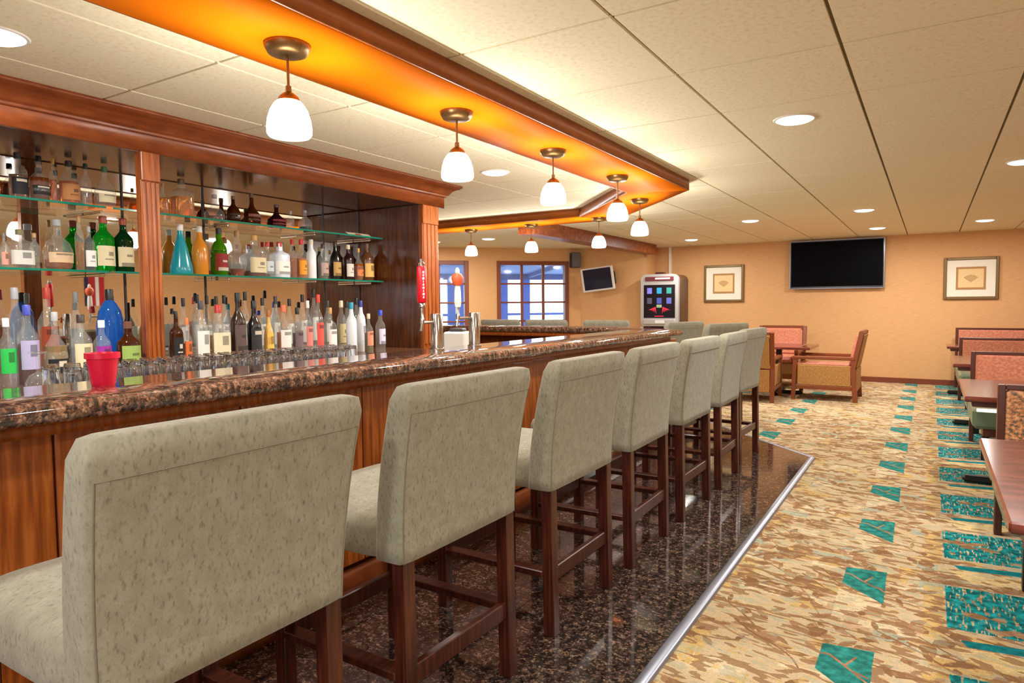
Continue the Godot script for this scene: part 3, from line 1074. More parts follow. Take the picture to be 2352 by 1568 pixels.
# ------------------------------------------------------------------ lamps
func build_lamps() -> void:
	var pend := [[Vector2(-1.93, -1.63), "the end of the counter nearest the red cup"], [Vector2(-1.93, -2.62), ""], [Vector2(-1.93, -3.58), ""], [Vector2(-1.93, -4.55), ""], [Vector2(-2.19, -5.66), ""], [Vector2(-3.02, -6.62), ""], [Vector2(-3.91, -6.72), ""], [Vector2(-4.77, -6.74), ""]]
	var names := ["over the red cup, first on the straight soffit", "second on the straight soffit from the red cup", "third on the straight soffit from the red cup", "fourth on the straight soffit from the red cup", "under the pointed corner of the soffit", "where the slanted soffit meets the far run", "on the far soffit run beside the beam", "on the far soffit run near the wooden pilaster"]
	var shade_m := glow(Color(1.0, 0.97, 0.9), 1.5)
	for i in pend.size():
		var p: Vector2 = pend[i][0]
		var t := thing("pendant_lamp", "white glass pendant lamp " + names[i], "lamp", Vector3(p.x, 0, p.y), 0.0, "pendant lamps under the orange soffit")
		var st := begin()
		lathe(st, [[0.0, 2.122], [0.05, 2.124], [0.066, 2.13], [0.072, 2.14], [0.078, 2.15], [0.078, 2.1619], [0.0, 2.1619]], Vector3.ZERO, 28)
		put(st, "canopy", mats.bronze, t)
		st = begin()
		tube(st, [Vector3(0, 2.0, 0), Vector3(0, 2.123, 0)], 0.005, 10)
		put(st, "rod", mats.bronze, t)
		st = begin()
		lathe(st, [[0.0, 1.966], [0.04, 1.968], [0.034, 1.982], [0.02, 1.994], [0.011, 2.0], [0.01, 2.02], [0.0, 2.021]], Vector3.ZERO, 24)
		put(st, "cap", mats.bronze, t)
		st = begin()
		lathe(st, [[0.0, 1.846], [0.05, 1.842], [0.07, 1.845], [0.077, 1.855], [0.078, 1.875], [0.074, 1.905], [0.064, 1.937], [0.052, 1.957], [0.042, 1.967], [0.0, 1.968]], Vector3.ZERO, 32)
		put(st, "shade", shade_m, t)
		omni(t, Vector3(0, 1.875, 0), PENDANT_E, 0.06)
	var downs := [[-0.655, -4.0, "round ceiling light nearest above the granite strip"], [-0.642, -8.35, "round ceiling light above the aisle beyond the bar bend"], [-0.643, -10.48, "round ceiling light just in front of the black television"], [-3.24, -10.6, "round ceiling light above the jukebox corner"], [-2.82, -4.31, "round ceiling light above the bar inside the soffit"], [-5.73, -8.55, "round ceiling light in front of the large window"], [-6.7, -8.45, "round ceiling light in front of the narrow window"], [0.548, -6.13, "round ceiling light above the second booth table"], [-2.93, -1.14, "round ceiling light above the back bar shelves"],
		[0.55, -1.9, "round ceiling light above the nearest booth table"], [-0.65, 0.4, "round ceiling light above the aisle behind the stools"], [1.3, 1.6, "round ceiling light in the back corner of the lounge"], [-2.93, 1.2, "round ceiling light above the counter end"], [0.55, -10.3, "round ceiling light above the last booth"], [-1.9, -8.6, "round ceiling light above the armchair table"]]
	var disc_m := glow(Color(1.0, 0.98, 0.94), 3.0)
	for d in downs:
		var t := thing("ceiling_light", d[2], "light", Vector3(d[0], 0, d[1]), 0.0, "round flush ceiling lights")
		var st := begin()
		lathe(st, [[0.098, CEIL - 0.006], [0.108, CEIL - 0.005], [0.112, CEIL], [0.0, CEIL]], Vector3.ZERO, 28)
		put(st, "trim_ring", mat(Color8(236, 232, 222), 0.5), t)
		st = begin()
		lathe(st, [[0.0, CEIL - 0.022], [0.05, CEIL - 0.02], [0.08, CEIL - 0.015], [0.098, CEIL - 0.006], [0.0, CEIL - 0.005]], Vector3.ZERO, 28)
		put(st, "diffuser", disc_m, t)
		area(t, Vector3(0, CEIL - 0.027, 0), 0.16, DOWN_E)

# ------------------------------------------------------------------ far wall
func frame_picture(x0: float, x1: float, y0: float, y1: float, label: String) -> void:
	var t := thing("framed_picture", label, "picture", Vector3((x0 + x1) / 2, (y0 + y1) / 2, FAR_Z), 0.0, "framed prints on the far wall")
	var w := x1 - x0
	var h := y1 - y0
	var fr: Material = mat(Color8(122, 96, 52), 0.4, 0.3)
	for s in 4:
		var st := begin()
		if s < 2:
			box(st, Vector3((w / 2 - 0.02) * (1 if s == 0 else -1), 0, 0.02), Vector3(0.04, h, 0.04), 0.006)
		else:
			box(st, Vector3(0, (h / 2 - 0.02) * (1 if s == 2 else -1), 0.02), Vector3(w - 0.08, 0.04, 0.04), 0.006)
		put(st, "frame", fr, t)
	var st := begin()
	box(st, Vector3(0, 0, 0.012), Vector3(w - 0.075, h - 0.075, 0.02))
	put(st, "mat_board", mat(Color8(238, 232, 214), 0.8), t)
	st = begin()
	box(st, Vector3(0, 0, 0.0235), Vector3(w * 0.54, h * 0.54, 0.004))
	put(st, "inner_border", mat(Color8(176, 130, 78), 0.7), t)
	st = begin()
	box(st, Vector3(0, 0, 0.0265), Vector3(w * 0.46, h * 0.44, 0.003))
	var pr := put(st, "print", mat(Color8(232, 202, 146), 0.8), t)
	st = begin()
	# small fan motif
	for k in 7:
		var a := lerpf(0.25 * PI, 0.75 * PI, k / 6.0)
		var d := Vector3(cos(a), sin(a), 0)
		var s := Vector3(-d.y, d.x, 0)
		var o := Vector3(0, -0.06, 0.0285)
		tri(st, o, o + d * 0.11 + s * 0.012, o + d * 0.11 - s * 0.012, Vector3.BACK)
	put(st, "motif", mat(Color8(196, 152, 104), 0.8), pr)

func build_far_wall_things() -> void:
	frame_picture(-3.375, -2.70, 1.262, 1.895, "framed beige print between the jukebox and the television")
	frame_picture(0.15, 0.815, 1.268, 1.877, "framed beige print above the last booth on the far wall")
	# television
	var t := thing("television", "black flat television switched off on the orange wall", "television", Vector3(-1.285, 1.825, FAR_Z), 0.0)
	var st := begin()
	box(st, Vector3(0, 0.015, 0.07), Vector3(1.355, 0.765, 0.04), 0.008)
	put(st, "bezel", mat(Color8(30, 30, 36), 0.25), t)
	st = begin()
	box(st, Vector3(0, 0.022, 0.091), Vector3(1.31, 0.71, 0.004))
	put(st, "screen", mat(Color8(3, 3, 4), 0.5, 0.0, 0.15), t)
	st = begin()
	box(st, Vector3(0, 0.0, 0.03), Vector3(0.4, 0.3, 0.058))
	put(st, "wall_bracket", mats.black, t)
	for k in 4:
		st = begin()
		if k < 2:
			box(st, Vector3(0.672 * (1 if k == 0 else -1), 0.015, 0.082), Vector3(0.01, 0.765, 0.02), 0.002)
		else:
			box(st, Vector3(0, 0.015 + 0.378 * (1 if k == 2 else -1), 0.082), Vector3(1.335, 0.01, 0.02), 0.002)
		put(st, "rim", mat(Color8(150, 150, 166), 0.3, 0.6), t)
	# raceway
	st = begin()
	box(st, Vector3(-3.985, 2.0, FAR_Z + 0.02), Vector3(0.05, 0.5, 0.04), 0.004)
	var rc := put(st, "cable_raceway", mat(Color8(240, 232, 214), 0.5))
	tag(rc, "white vertical cable cover between the ceiling and the jukebox", "cable cover")
	# banner on the right wall, seen in the mirror
	var bn := thing("striped_banner", "red and white striped banner on the wall above the booths", "banner", Vector3(RIGHT_X - 0.006, 1.53, -5.3))
	var bands := [[0.0, 0.05, Color8(40, 44, 90)], [0.05, 0.15, Color8(190, 40, 44)], [0.15, 0.2, Color8(240, 236, 226)], [0.2, 0.28, Color8(190, 40, 44)]]
	for q in bands:
		st = begin()
		box(st, Vector3(0, 0, 0.14 - (q[0] + q[1]) / 2), Vector3(0.01, 0.5, q[1] - q[0]))
		put(st, "stripe", mat(q[2], 0.8), bn)
	build_jukebox()
	build_small_tv()

func build_jukebox() -> void:
	var t := thing("jukebox", "silver jukebox with dark touch screen standing in the wall corner", "jukebox", Vector3(-3.905, 0, -11.07), 0.0)
	var silver: Material = mat(Color8(206, 204, 202), 0.3, 0.4)
	var st := begin()
	# side silhouette with rounded upper corners, extruded along z
	var poly := PackedVector2Array()
	for q in [[-0.31, 0.86], [0.31, 0.86], [0.33, 0.95], [0.33, 1.62]]:
		poly.append(Vector2(q[0], q[1]))
	for k in 6:
		var a := lerpf(0.1, PI / 2, k / 5.0)
		poly.append(Vector2(0.23 + 0.1 * cos(a), 1.64 + 0.1 * sin(a)))
	for k in 6:
		var a := lerpf(PI / 2, PI - 0.1, k / 5.0)
		poly.append(Vector2(-0.23 + 0.1 * cos(a), 1.64 + 0.1 * sin(a)))
	poly.append(Vector2(-0.33, 1.62))
	poly.append(Vector2(-0.33, 0.95))
	extrude_z(st, poly, 0.0, 0.07)
	put(st, "face_frame", silver, t)
	st = begin()
	var back := PackedVector2Array()
	for p in poly:
		back.append(Vector2(p.x * 1.02 + 0.03, p.y - 0.01))
	extrude_z(st, back, -0.34, 0.0)
	put(st, "housing", mat(Color8(86, 56, 32), 0.4), t)
	st = begin()
	box(st, Vector3(0, 0.43, -0.16), Vector3(0.4, 0.86, 0.3), 0.01)
	put(st, "stand", mats.black, t)
	st = begin()
	box(st, Vector3(0, 1.28, 0.074), Vector3(0.545, 0.56, 0.008), 0.002)
	var scr_m := StandardMaterial3D.new()
	scr_m.albedo_color = Color8(26, 22, 34)
	scr_m.roughness = 0.15
	var sc := put(st, "screen", scr_m, t)
	# icons shown on the screen
	var cols := [Color8(120, 120, 210), Color8(46, 150, 190), Color8(60, 150, 140), Color8(80, 74, 90), Color8(70, 80, 160), Color8(92, 96, 170)]
	for k in 6:
		st = begin()
		box(st, Vector3(-0.17 + 0.17 * (k % 3), 1.46 - 0.17 * (k / 3), 0.079), Vector3(0.085, 0.1, 0.003), 0.001)
		var icon := StandardMaterial3D.new()
		icon.albedo_color = cols[k]
		icon.emission_enabled = true
		icon.emission = cols[k]
		icon.emission_energy_multiplier = 0.5
		put(st, "icon", icon, sc)
	var red := StandardMaterial3D.new()
	red.albedo_color = Color8(200, 40, 60)
	red.emission_enabled = true
	red.emission = Color8(220, 50, 70)
	red.emission_energy_multiplier = 0.6
	for s in [-1.0, 1.0]:
		st = begin()
		for k in 5:
			var a0 := Vector3(s * (0.06 + 0.03 * k), 1.13 - 0.0 * k, 0.079)
			tri(st, a0 + Vector3(0, 0.06 - 0.012 * k, 0), a0 + Vector3(s * 0.03, 0.045 - 0.012 * k, 0), a0 + Vector3(-s * 0.01, -0.06 + 0.02 * k, 0), Vector3.BACK)
		put(st, "light_graphic", red, sc)
	st = begin()
	box(st, Vector3(0, 1.2, 0.0795), Vector3(0.09, 0.05, 0.003), 0.001)
	put(st, "light_graphic", mat(Color8(170, 200, 160), 0.4), sc)
	st = begin()
	box(st, Vector3(0, 1.03, 0.0795), Vector3(0.16, 0.014, 0.003), 0.001)
	put(st, "light_graphic", red, sc)
	st = begin()
	box(st, Vector3(0, 1.66, 0.078), Vector3(0.5, 0.07, 0.016), 0.006)
	var hd := put(st, "header", mat(Color8(120, 50, 60), 0.3), t)
	st = begin()
	box(st, Vector3(0.06, 1.665, 0.088), Vector3(0.26, 0.03, 0.006), 0.002)
	put(st, "lit_strip", glow(Color8(255, 150, 160), 0.7), hd)
	st = begin()
	box(st, Vector3(0, 1.755, 0.02), Vector3(0.16, 0.035, 0.09), 0.008)
	put(st, "top_sensor", mat(Color8(70, 30, 26), 0.5), t)
	st = begin()
	box(st, Vector3(0, 0.935, 0.085), Vector3(0.56, 0.09, 0.05), 0.012)
	put(st, "card_shelf", silver, t)
	st = begin()
	box(st, Vector3(0.02, 0.935, 0.112), Vector3(0.16, 0.05, 0.008), 0.002)
	put(st, "bill_slot", mat(Color8(236, 234, 230), 0.4), t)

func extrude_z(st: SurfaceTool, poly: PackedVector2Array, z0: float, z1: float) -> void:
	var ids := Geometry2D.triangulate_polygon(poly)
	for k in range(0, ids.size(), 3):
		var v := []
		for m in 3:
			v.append(Vector3(poly[ids[k + m]].x, poly[ids[k + m]].y, 0))
		var f := Vector3(0, 0, z1)
		var g := Vector3(0, 0, z0)
		tri(st, v[0] + f, v[1] + f, v[2] + f, Vector3.BACK)
		tri(st, v[0] + g, v[1] + g, v[2] + g, Vector3.FORWARD)
	var cw := 1.0 if Geometry2D.is_polygon_clockwise(poly) else -1.0
	for i in poly.size():
		var a := poly[i]
		var b := poly[(i + 1) % poly.size()]
		var e := b - a
		quad(st, Vector3(a.x, a.y, z0), Vector3(b.x, b.y, z0), Vector3(b.x, b.y, z1), Vector3(a.x, a.y, z1), Vector3(-e.y, e.x, 0) * cw)

func build_small_tv() -> void:
	var t := thing("wall_monitor", "small silver framed monitor tilted on an arm on the pier", "monitor", Vector3(-4.98, 1.68, -10.86), 0.0)
	t.rotation = Vector3(0.12, 0.18, 0.11)
	var st := begin()
	box(st, Vector3(0, 0, -0.02), Vector3(0.58, 0.42, 0.05), 0.012)
	put(st, "shell", mat(Color8(222, 218, 214), 0.35), t)
	st = begin()
	box(st, Vector3(0, 0.005, 0.006), Vector3(0.5, 0.36, 0.004))
	put(st, "screen", mat(Color8(34, 34, 52), 0.12), t)
	st = begin()
	bar(st, Vector3(0.05, 0, -0.04), Vector3(0.2, 0.0, -0.2), 0.04, 0.06)
	put(st, "arm", mats.black, t)
	st = begin()
	box(st, Vector3(0.22, -0.02, -0.2), Vector3(0.1, 0.22, 0.06), 0.006)
	put(st, "wall_plate", mats.black, t)
	var sp := thing("wall_speaker", "dark grey loudspeaker high on the wall beside the window", "speaker")
	sp.transform = Transform3D(wall_t().basis, wall_t() * Vector3(5.55, 2.04, 0.0))
	st = begin()
	box(st, Vector3(0, 0, 0.075), Vector3(0.17, 0.27, 0.13), 0.012)
	put(st, "cabinet", mat(Color8(58, 56, 54), 0.6), sp)
	st = begin()
	box(st, Vector3(0, 0, 0.1425), Vector3(0.15, 0.25, 0.006), 0.002)
	put(st, "grille", mat(Color8(104, 106, 110), 0.7), sp)

# ------------------------------------------------------------------ booths
func build_booths() -> void:
	var backs := [[-4.38, 0.805], [-7.2, 0.80], [-10.1, 0.79], [-11.62, 0.86]]
	var where := ["beside the nearest booth table", "between the second and third booth tables", "between the third and fourth booth tables", "against the far wall under the framed print"]
	var xl := 0.315
	var xr := 1.9
	for i in backs.size():
		var z: float = backs[i][0]
		var hh: float = backs[i][1]
		var t := thing("booth_bench", "booth bench with wooden frame and green seat, " + where[i], "bench", Vector3(xl, 0, z), 0.0, "booth benches in a row")
		var len := xr - xl
		var st := begin()
		for s in [0.014, len - 0.014]:
			st = begin()
			box(st, Vector3(s, hh / 2, 0), Vector3(0.034, hh, 0.06), 0.004)
			put(st, "post", mats.booth_wood, t)
		st = begin()
		box(st, Vector3(len / 2, hh - 0.012, 0), Vector3(len - 0.062, 0.026, 0.06), 0.004)
		put(st, "top_rail", mats.booth_wood, t)
		st = begin()
		box(st, Vector3(len / 2, hh - 0.22, 0.0), Vector3(len - 0.062, 0.39, 0.075), 0.015)
		put(st, "back_upholstery", mats.tapestry if i == 0 else mats.coral, t)
		st = begin()
		box(st, Vector3(len / 2, 0.32, 0.0), Vector3(len - 0.062, 0.28, 0.05), 0.01)
		put(st, "lower_panel", mats.tapestry, t)
		# seats on both sides, the last one against the wall only in front
		for side in ([1, -1] if i < 3 else [1]):
			var dpt := 0.84 if side == 1 else 0.46
			if i == 3:
				dpt = 0.5
			st = begin()
			box(st, Vector3(len / 2 - 0.03, 0.33, side * (0.04 + dpt / 2)), Vector3(len - 0.02, 0.16, dpt), 0.025)
			put(st, "seat", mats.green_vinyl, t)
			st = begin()
			box(st, Vector3(len / 2, 0.22, side * (0.04 + dpt / 2)), Vector3(len - 0.1, 0.06, dpt - 0.04), 0.004)
			put(st, "seat_base", mats.booth_wood, t)
			for s in [0.07, len - 0.12]:
				st = begin()
				box(st, Vector3(s, 0.095, side * (dpt - 0.03)), Vector3(0.05, 0.19, 0.05), 0.004)
				put(st, "leg", mats.black, t)
	var tabs := [[-3.5, -2.2], [-6.1, -4.98], [-8.65, -7.52], [-11.0, -10.4]]
	var tw := ["nearest the aisle start, beside the brown tapestry bench", "second along the row of booths", "third along the row of booths", "last along the row of booths by the far wall"]
	for i in tabs.size():
		var z0: float = tabs[i][0]
		var z1: float = tabs[i][1]
		var cz := (z0 + z1) / 2
		var t := thing("booth_table", "reddish brown pedestal table, " + tw[i], "table", Vector3(0.19, 0, cz), 0.0, "pedestal tables at the booths")
		var st := begin()
		box(st, Vector3(0.62, 0.643, 0), Vector3(1.24, 0.034, z1 - z0), 0.006)
		put(st, "table_top", mats.table_top, t)
		st = begin()
		box(st, Vector3(0.62, 0.61, 0), Vector3(1.16, 0.034, z1 - z0 - 0.08), 0.004)
		put(st, "apron", mats.booth_wood, t)
		for px in ([0.3, 0.95] if i > 0 else [0.62, 1.0]):
			st = begin()
			lathe(st, [[0.04, 0.05], [0.035, 0.08], [0.035, 0.6]], Vector3(px, 0, 0), 14)
			put(st, "pedestal", mats.black, t)
			st = begin()
			box(st, Vector3(px - 0.02, 0.03, 0), Vector3(0.52, 0.045, 0.07), 0.015)
			box(st, Vector3(px - 0.02, 0.03, 0), Vector3(0.07, 0.045, 0.5), 0.015)
			put(st, "foot", mats.black, t)

# ------------------------------------------------------------------ armchairs
func armchair(at: Vector3, turn: float, label: String) -> void:
	# origin on the floor in the middle; faces -z
	var t := thing("armchair", label, "armchair", at, turn, "wooden armchairs round the lounge table")
	var w := 0.32
	var wood: Material = mats.chair_wood
	var st: SurfaceTool
	for s in [-1.0, 1.0]:
		st = begin()
		bar(st, Vector3(s * w, 0.0, 0.36), Vector3(s * w, 0.42, 0.33), 0.05, 0.055)
		bar(st, Vector3(s * w, 0.42, 0.33), Vector3(s * w, 0.88, 0.42), 0.05, 0.055)
		put(st, "rear_leg", wood, t)
		st = begin()
		bar(st, Vector3(s * w, 0.0, -0.36), Vector3(s * w, 0.53, -0.34), 0.048, 0.048)
		put(st, "front_leg", wood, t)
		st = begin()
		box(st, Vector3(s * w, 0.54, -0.005), Vector3(0.06, 0.04, 0.72), 0.008)
		put(st, "armrest", wood, t)
		st = begin()
		box(st, Vector3(s * (w - 0.002), 0.32, 0.0), Vector3(0.03, 0.26, 0.62), 0.008)
		put(st, "side_panel", mats.gold_weave, t)
		st = begin()
		box(st, Vector3(s * w, 0.165, 0.0), Vector3(0.04, 0.05, 0.64), 0.004)
		put(st, "side_rail", wood, t)
	st = begin()
	box(st, Vector3(0, 0.165, -0.35), Vector3(w * 2 - 0.05, 0.06, 0.036), 0.004)
	put(st, "front_rail", wood, t)
	st = begin()
	box(st, Vector3(0, 0.28, -0.02), Vector3(w * 2 - 0.06, 0.16, 0.7), 0.02)
	put(st, "seat_base", mats.gold_weave, t)
	st = begin()
	box(st, Vector3(0, 0.405, -0.03), Vector3(w * 2 - 0.07, 0.1, 0.68), 0.04)
	put(st, "seat_cushion", mats.coral, t)
	st = begin()
	var bt := Transform3D(Basis(Vector3.RIGHT, -0.19), Vector3(0, 0.64, 0.36)) if false else Transform3D(Basis(Vector3.RIGHT, 0.19), Vector3(0, 0.64, 0.355))
	box(st, Vector3(0, 0, 0), Vector3(w * 2 - 0.06, 0.42, 0.09), 0.035, bt)
	put(st, "back_cushion", mats.coral, t)
	st = begin()
	box(st, Vector3(0, 0, 0.05), Vector3(w * 2 - 0.06, 0.42, 0.012), 0.003, bt)
	box(st, Vector3(0, 0.27, 0.365), Vector3(w * 2 - 0.06, 0.28, 0.014), 0.003)
	put(st, "back_cover", mats.gold_weave, t)
	st = begin()
	bar(st, Vector3(-w + 0.025, 0.865, 0.417), Vector3(w - 0.025, 0.865, 0.417), 0.04, 0.045)
	put(st, "top_rail", wood, t)

func build_armchairs() -> void:
	armchair(Vector3(-1.13, 0, -9.58), PI / 2, "wooden armchair with woven side panel seen from its side, in front of the orange wall")
	armchair(Vector3(-1.99, 0, -9.1), 0.05, "wooden armchair with its woven back turned, next to the bar stools")
	armchair(Vector3(-1.95, 0, -10.72), PI, "wooden armchair with coral back standing behind the lounge table")
	var t := thing("lounge_table", "dark wooden lounge table between the armchairs", "table", Vector3(-1.76, 0, -9.78), 0.0)
	var st := begin()
	box(st, Vector3(0, 0.644, 0), Vector3(0.9, 0.032, 0.85), 0.006)
	put(st, "table_top", mats.table_top, t)
	st = begin()
	lathe(st, [[0.05, 0.04], [0.04, 0.08], [0.04, 0.62], [0.15, 0.626]], Vector3.ZERO, 16)
	put(st, "pedestal", mats.black, t)
	st = begin()
	box(st, Vector3(0, 0.025, 0), Vector3(0.62, 0.04, 0.08), 0.012)
	box(st, Vector3(0, 0.025, 0), Vector3(0.08, 0.04, 0.62), 0.012)
	put(st, "foot", mats.black, t)
	st = begin()
	box(st, Vector3.ZERO, Vector3(0.2, 0.004, 0.14), 0.0, Transform3D(Basis(Vector3.BACK, 0.42), Vector3(-1.36, 0.704, -9.7)))
	var card := put(st, "menu_card", mat(Color8(206, 160, 128), 0.6))
	tag(card, "tilted tan menu card on the lounge table", "menu")

# ------------------------------------------------------------------ things on the bar
func build_bar_things() -> void:
	# red cup
	var st := begin()
	lathe(st, [[0.0, 0.0], [0.032, 0.0], [0.034, 0.006], [0.044, 0.082], [0.0495, 0.083], [0.0495, 0.1], [0.046, 0.1], [0.041, 0.08], [0.031, 0.008], [0.0, 0.008]], Vector3.ZERO, 28)
	var cup := put(st, "red_cup", mat(Color8(226, 14, 62), 0.35))
	cup.position = Vector3(-2.2, BAR_Y, -1.105)
	tag(cup, "bright red plastic cup standing on the granite bar", "cup")
	# stemmed glass, upside down, behind the bar edge
	st = begin()
	lathe(st, [[0.04, 0.0], [0.046, 0.03], [0.044, 0.06], [0.03, 0.085], [0.008, 0.098], [0.005, 0.12], [0.005, 0.165], [0.03, 0.172], [0.032, 0.176], [0.0, 0.178]], Vector3.ZERO, 24)
	var sg := put(st, "stemmed_glass", clear_glass(0.07))
	sg.position = Vector3(-2.9, 0, -1.22)
	sg.position.y = BACK_Y + 0.008
	tag(sg, "upturned stemmed glass beside the red cup", "glass")
	# draught towers
	for i in 2:
		var px: float = [1004.0, 1090.0][i]
		var p := at_x(px, 800.0, -2.23)
		p.y = BAR_Y
		var t := thing("draught_tower", ["stainless draught tower with a red tap handle", "stainless draught tower with a white and orange tap handle"][i], "beer tap", p)
		st = begin()
		lathe(st, [[0.0, 0.0], [0.04, 0.0], [0.04, 0.008], [0.033, 0.012], [0.033, 0.19], [0.03, 0.195], [0.0, 0.196]], Vector3.ZERO, 28)
		put(st, "column", mats.steel, t)
		var d := (at_x(970.0 if i == 0 else 1052.0, 745.0, -2.23) - p)
		d.y = 0.0
		var reach := d.length()
		d = d.normalized()
		var fy: float = 0.15 if i == 0 else 0.165
		st = begin()
		tube(st, [Vector3(0, fy, 0) + d * 0.03, Vector3(0, fy, 0) + d * reach, Vector3(0, fy - 0.045, 0) + d * (reach + 0.012)], 0.008, 10)
		put(st, "faucet", mats.steel, t)
		st = begin()
		lathe(st, [[0.012, fy - 0.005], [0.012, fy + 0.02], [0.008, fy + 0.03], [0.008, fy + 0.075], [0.016, fy + 0.08], [0.016, fy + 0.1], [0.012, fy + 0.105]], d * reach, 16)
		put(st, "ferrule", mats.steel, t)
		st = begin()
		if i == 0:
			lathe(st, [[0.0, fy + 0.1], [0.022, fy + 0.103], [0.0245, fy + 0.11], [0.0245, fy + 0.28], [0.02, fy + 0.29], [0.0, fy + 0.291]], d * reach, 20)
			var hdl := put(st, "tap_handle", mat(Color8(206, 16, 34), 0.3), t)
			st = begin()
			lathe(st, [[0.0, fy + 0.288], [0.016, fy + 0.29], [0.017, fy + 0.305], [0.01, fy + 0.312], [0.01, fy + 0.325], [0.0, fy + 0.33]], d * reach, 16)
			put(st, "finial", mats.steel, hdl)
			st = begin()
			var tc := (CAM - (p + d * reach))
			tc.y = 0
			tc = Vector3(0.72, 0, 0.69)
			var sx := Vector3(tc.z, 0, -tc.x)
			for k in 9:
				var yy := fy + 0.125 + 0.016 * k
				var ww: float = [0.008, 0.012, 0.006, 0.011, 0.009, 0.005, 0.012, 0.008, 0.01][k]
				var o: Vector3 = d * reach + tc * 0.0246 + sx * 0.006 + Vector3.UP * yy
				quad(st, o + sx * ww * 0.5, o - sx * ww * 0.5, o - sx * ww * 0.4 + Vector3.UP * 0.011, o + sx * ww * 0.5 + Vector3.UP * 0.012, tc)
			put(st, "white_script", mat(Color8(244, 226, 226), 0.4), hdl)
		else:
			lathe(st, [[0.0, fy + 0.06], [0.016, fy + 0.063], [0.02, fy + 0.09], [0.018, fy + 0.15], [0.013, fy + 0.19], [0.0, fy + 0.191]], d * reach, 18)
			var hdl := put(st, "tap_handle", mat(Color8(240, 238, 232), 0.3), t)
			st = begin()
			lathe(st, [[0.0, fy + 0.18], [0.022, fy + 0.183], [0.03, fy + 0.2], [0.034, fy + 0.225], [0.026, fy + 0.245], [0.012, fy + 0.25], [0.0, fy + 0.25]], d * reach, 14)
			put(st, "figurehead", mat(Color8(222, 98, 58), 0.4), hdl)
			st = begin()
			lathe(st, [[0.0, fy + 0.245], [0.012, fy + 0.25], [0.013, fy + 0.265], [0.006, fy + 0.28], [0.0, fy + 0.281]], d * reach, 14)
			put(st, "finial", mat(Color8(236, 228, 200), 0.4), hdl)
	# receipt printer seen between the towers
	var t := thing("receipt_printer", "white receipt printer on the back counter end between the beer taps", "printer", Vector3(-3.02, BACK_Y, -4.08), 0.3)
	st = begin()
	box(st, Vector3(0, 0.075, 0), Vector3(0.17, 0.15, 0.19), 0.012)
	put(st, "housing", mat(Color8(226, 226, 216), 0.5), t)
	st = begin()
	box(st, Vector3(0.0, 0.16, 0.0), Vector3(0.11, 0.03, 0.1), 0.01)
	put(st, "paper_cover", mat(Color8(52, 50, 50), 0.4), t)
# ------------------------------------------------------------------ bottles
const ROWX := {"u": -4.03, "l": -4.03, "f": -3.5, "m": -3.7, "b": -3.92}
const ROWY := {"u": 1.815, "l": 1.457, "f": BACK_Y, "m": BACK_Y, "b": BACK_Y}

# body profiles in fractions of (radius, height)
const SHAPES := {
	"std": [[0.0, 0.0], [0.94, 0.0], [1.0, 0.02], [1.0, 0.56], [0.93, 0.63], [0.6, 0.7], [0.38, 0.75], [0.33, 0.8], [0.33, 0.93]],
	"tall": [[0.0, 0.0], [0.94, 0.0], [1.0, 0.02], [1.0, 0.62], [0.85, 0.69], [0.5, 0.75], [0.4, 0.82], [0.38, 0.94]],
	"round": [[0.0, 0.0], [0.7, 0.0], [0.9, 0.06], [1.0, 0.25], [0.96, 0.4], [0.75, 0.54], [0.42, 0.63], [0.26, 0.7], [0.24, 0.92]],
	"flask": [[0.0, 0.0], [0.8, 0.0], [0.96, 0.05], [1.0, 0.2], [0.9, 0.36], [0.55, 0.48], [0.3, 0.58], [0.22, 0.7], [0.22, 0.94]],
	"square": [[0.0, 0.0], [0.95, 0.0], [1.0, 0.02], [1.0, 0.62], [0.88, 0.68], [0.5, 0.72], [0.32, 0.76], [0.3, 0.93]],
	"cone": [[0.0, 0.0], [0.97, 0.0], [1.0, 0.02], [0.94, 0.15], [0.55, 0.55], [0.34, 0.72], [0.26, 0.82], [0.24, 0.95]],
	"bullet": [[0.0, 0.0], [0.95, 0.0], [1.0, 0.02], [1.0, 0.45], [0.86, 0.6], [0.55, 0.7], [0.34, 0.76], [0.3, 0.95]],
	"orb": [[0.0, 0.0], [0.75, 0.0], [0.95, 0.15], [1.0, 0.45], [0.97, 0.6], [0.8, 0.74], [0.5, 0.83], [0.27, 0.87], [0.25, 0.93]],
	"heart": [[0.0, 0.0], [0.5, 0.0], [0.75, 0.1], [1.0, 0.3], [0.9, 0.42], [0.4, 0.52], [0.5, 0.66], [0.3, 0.78], [0.22, 0.95]],
}

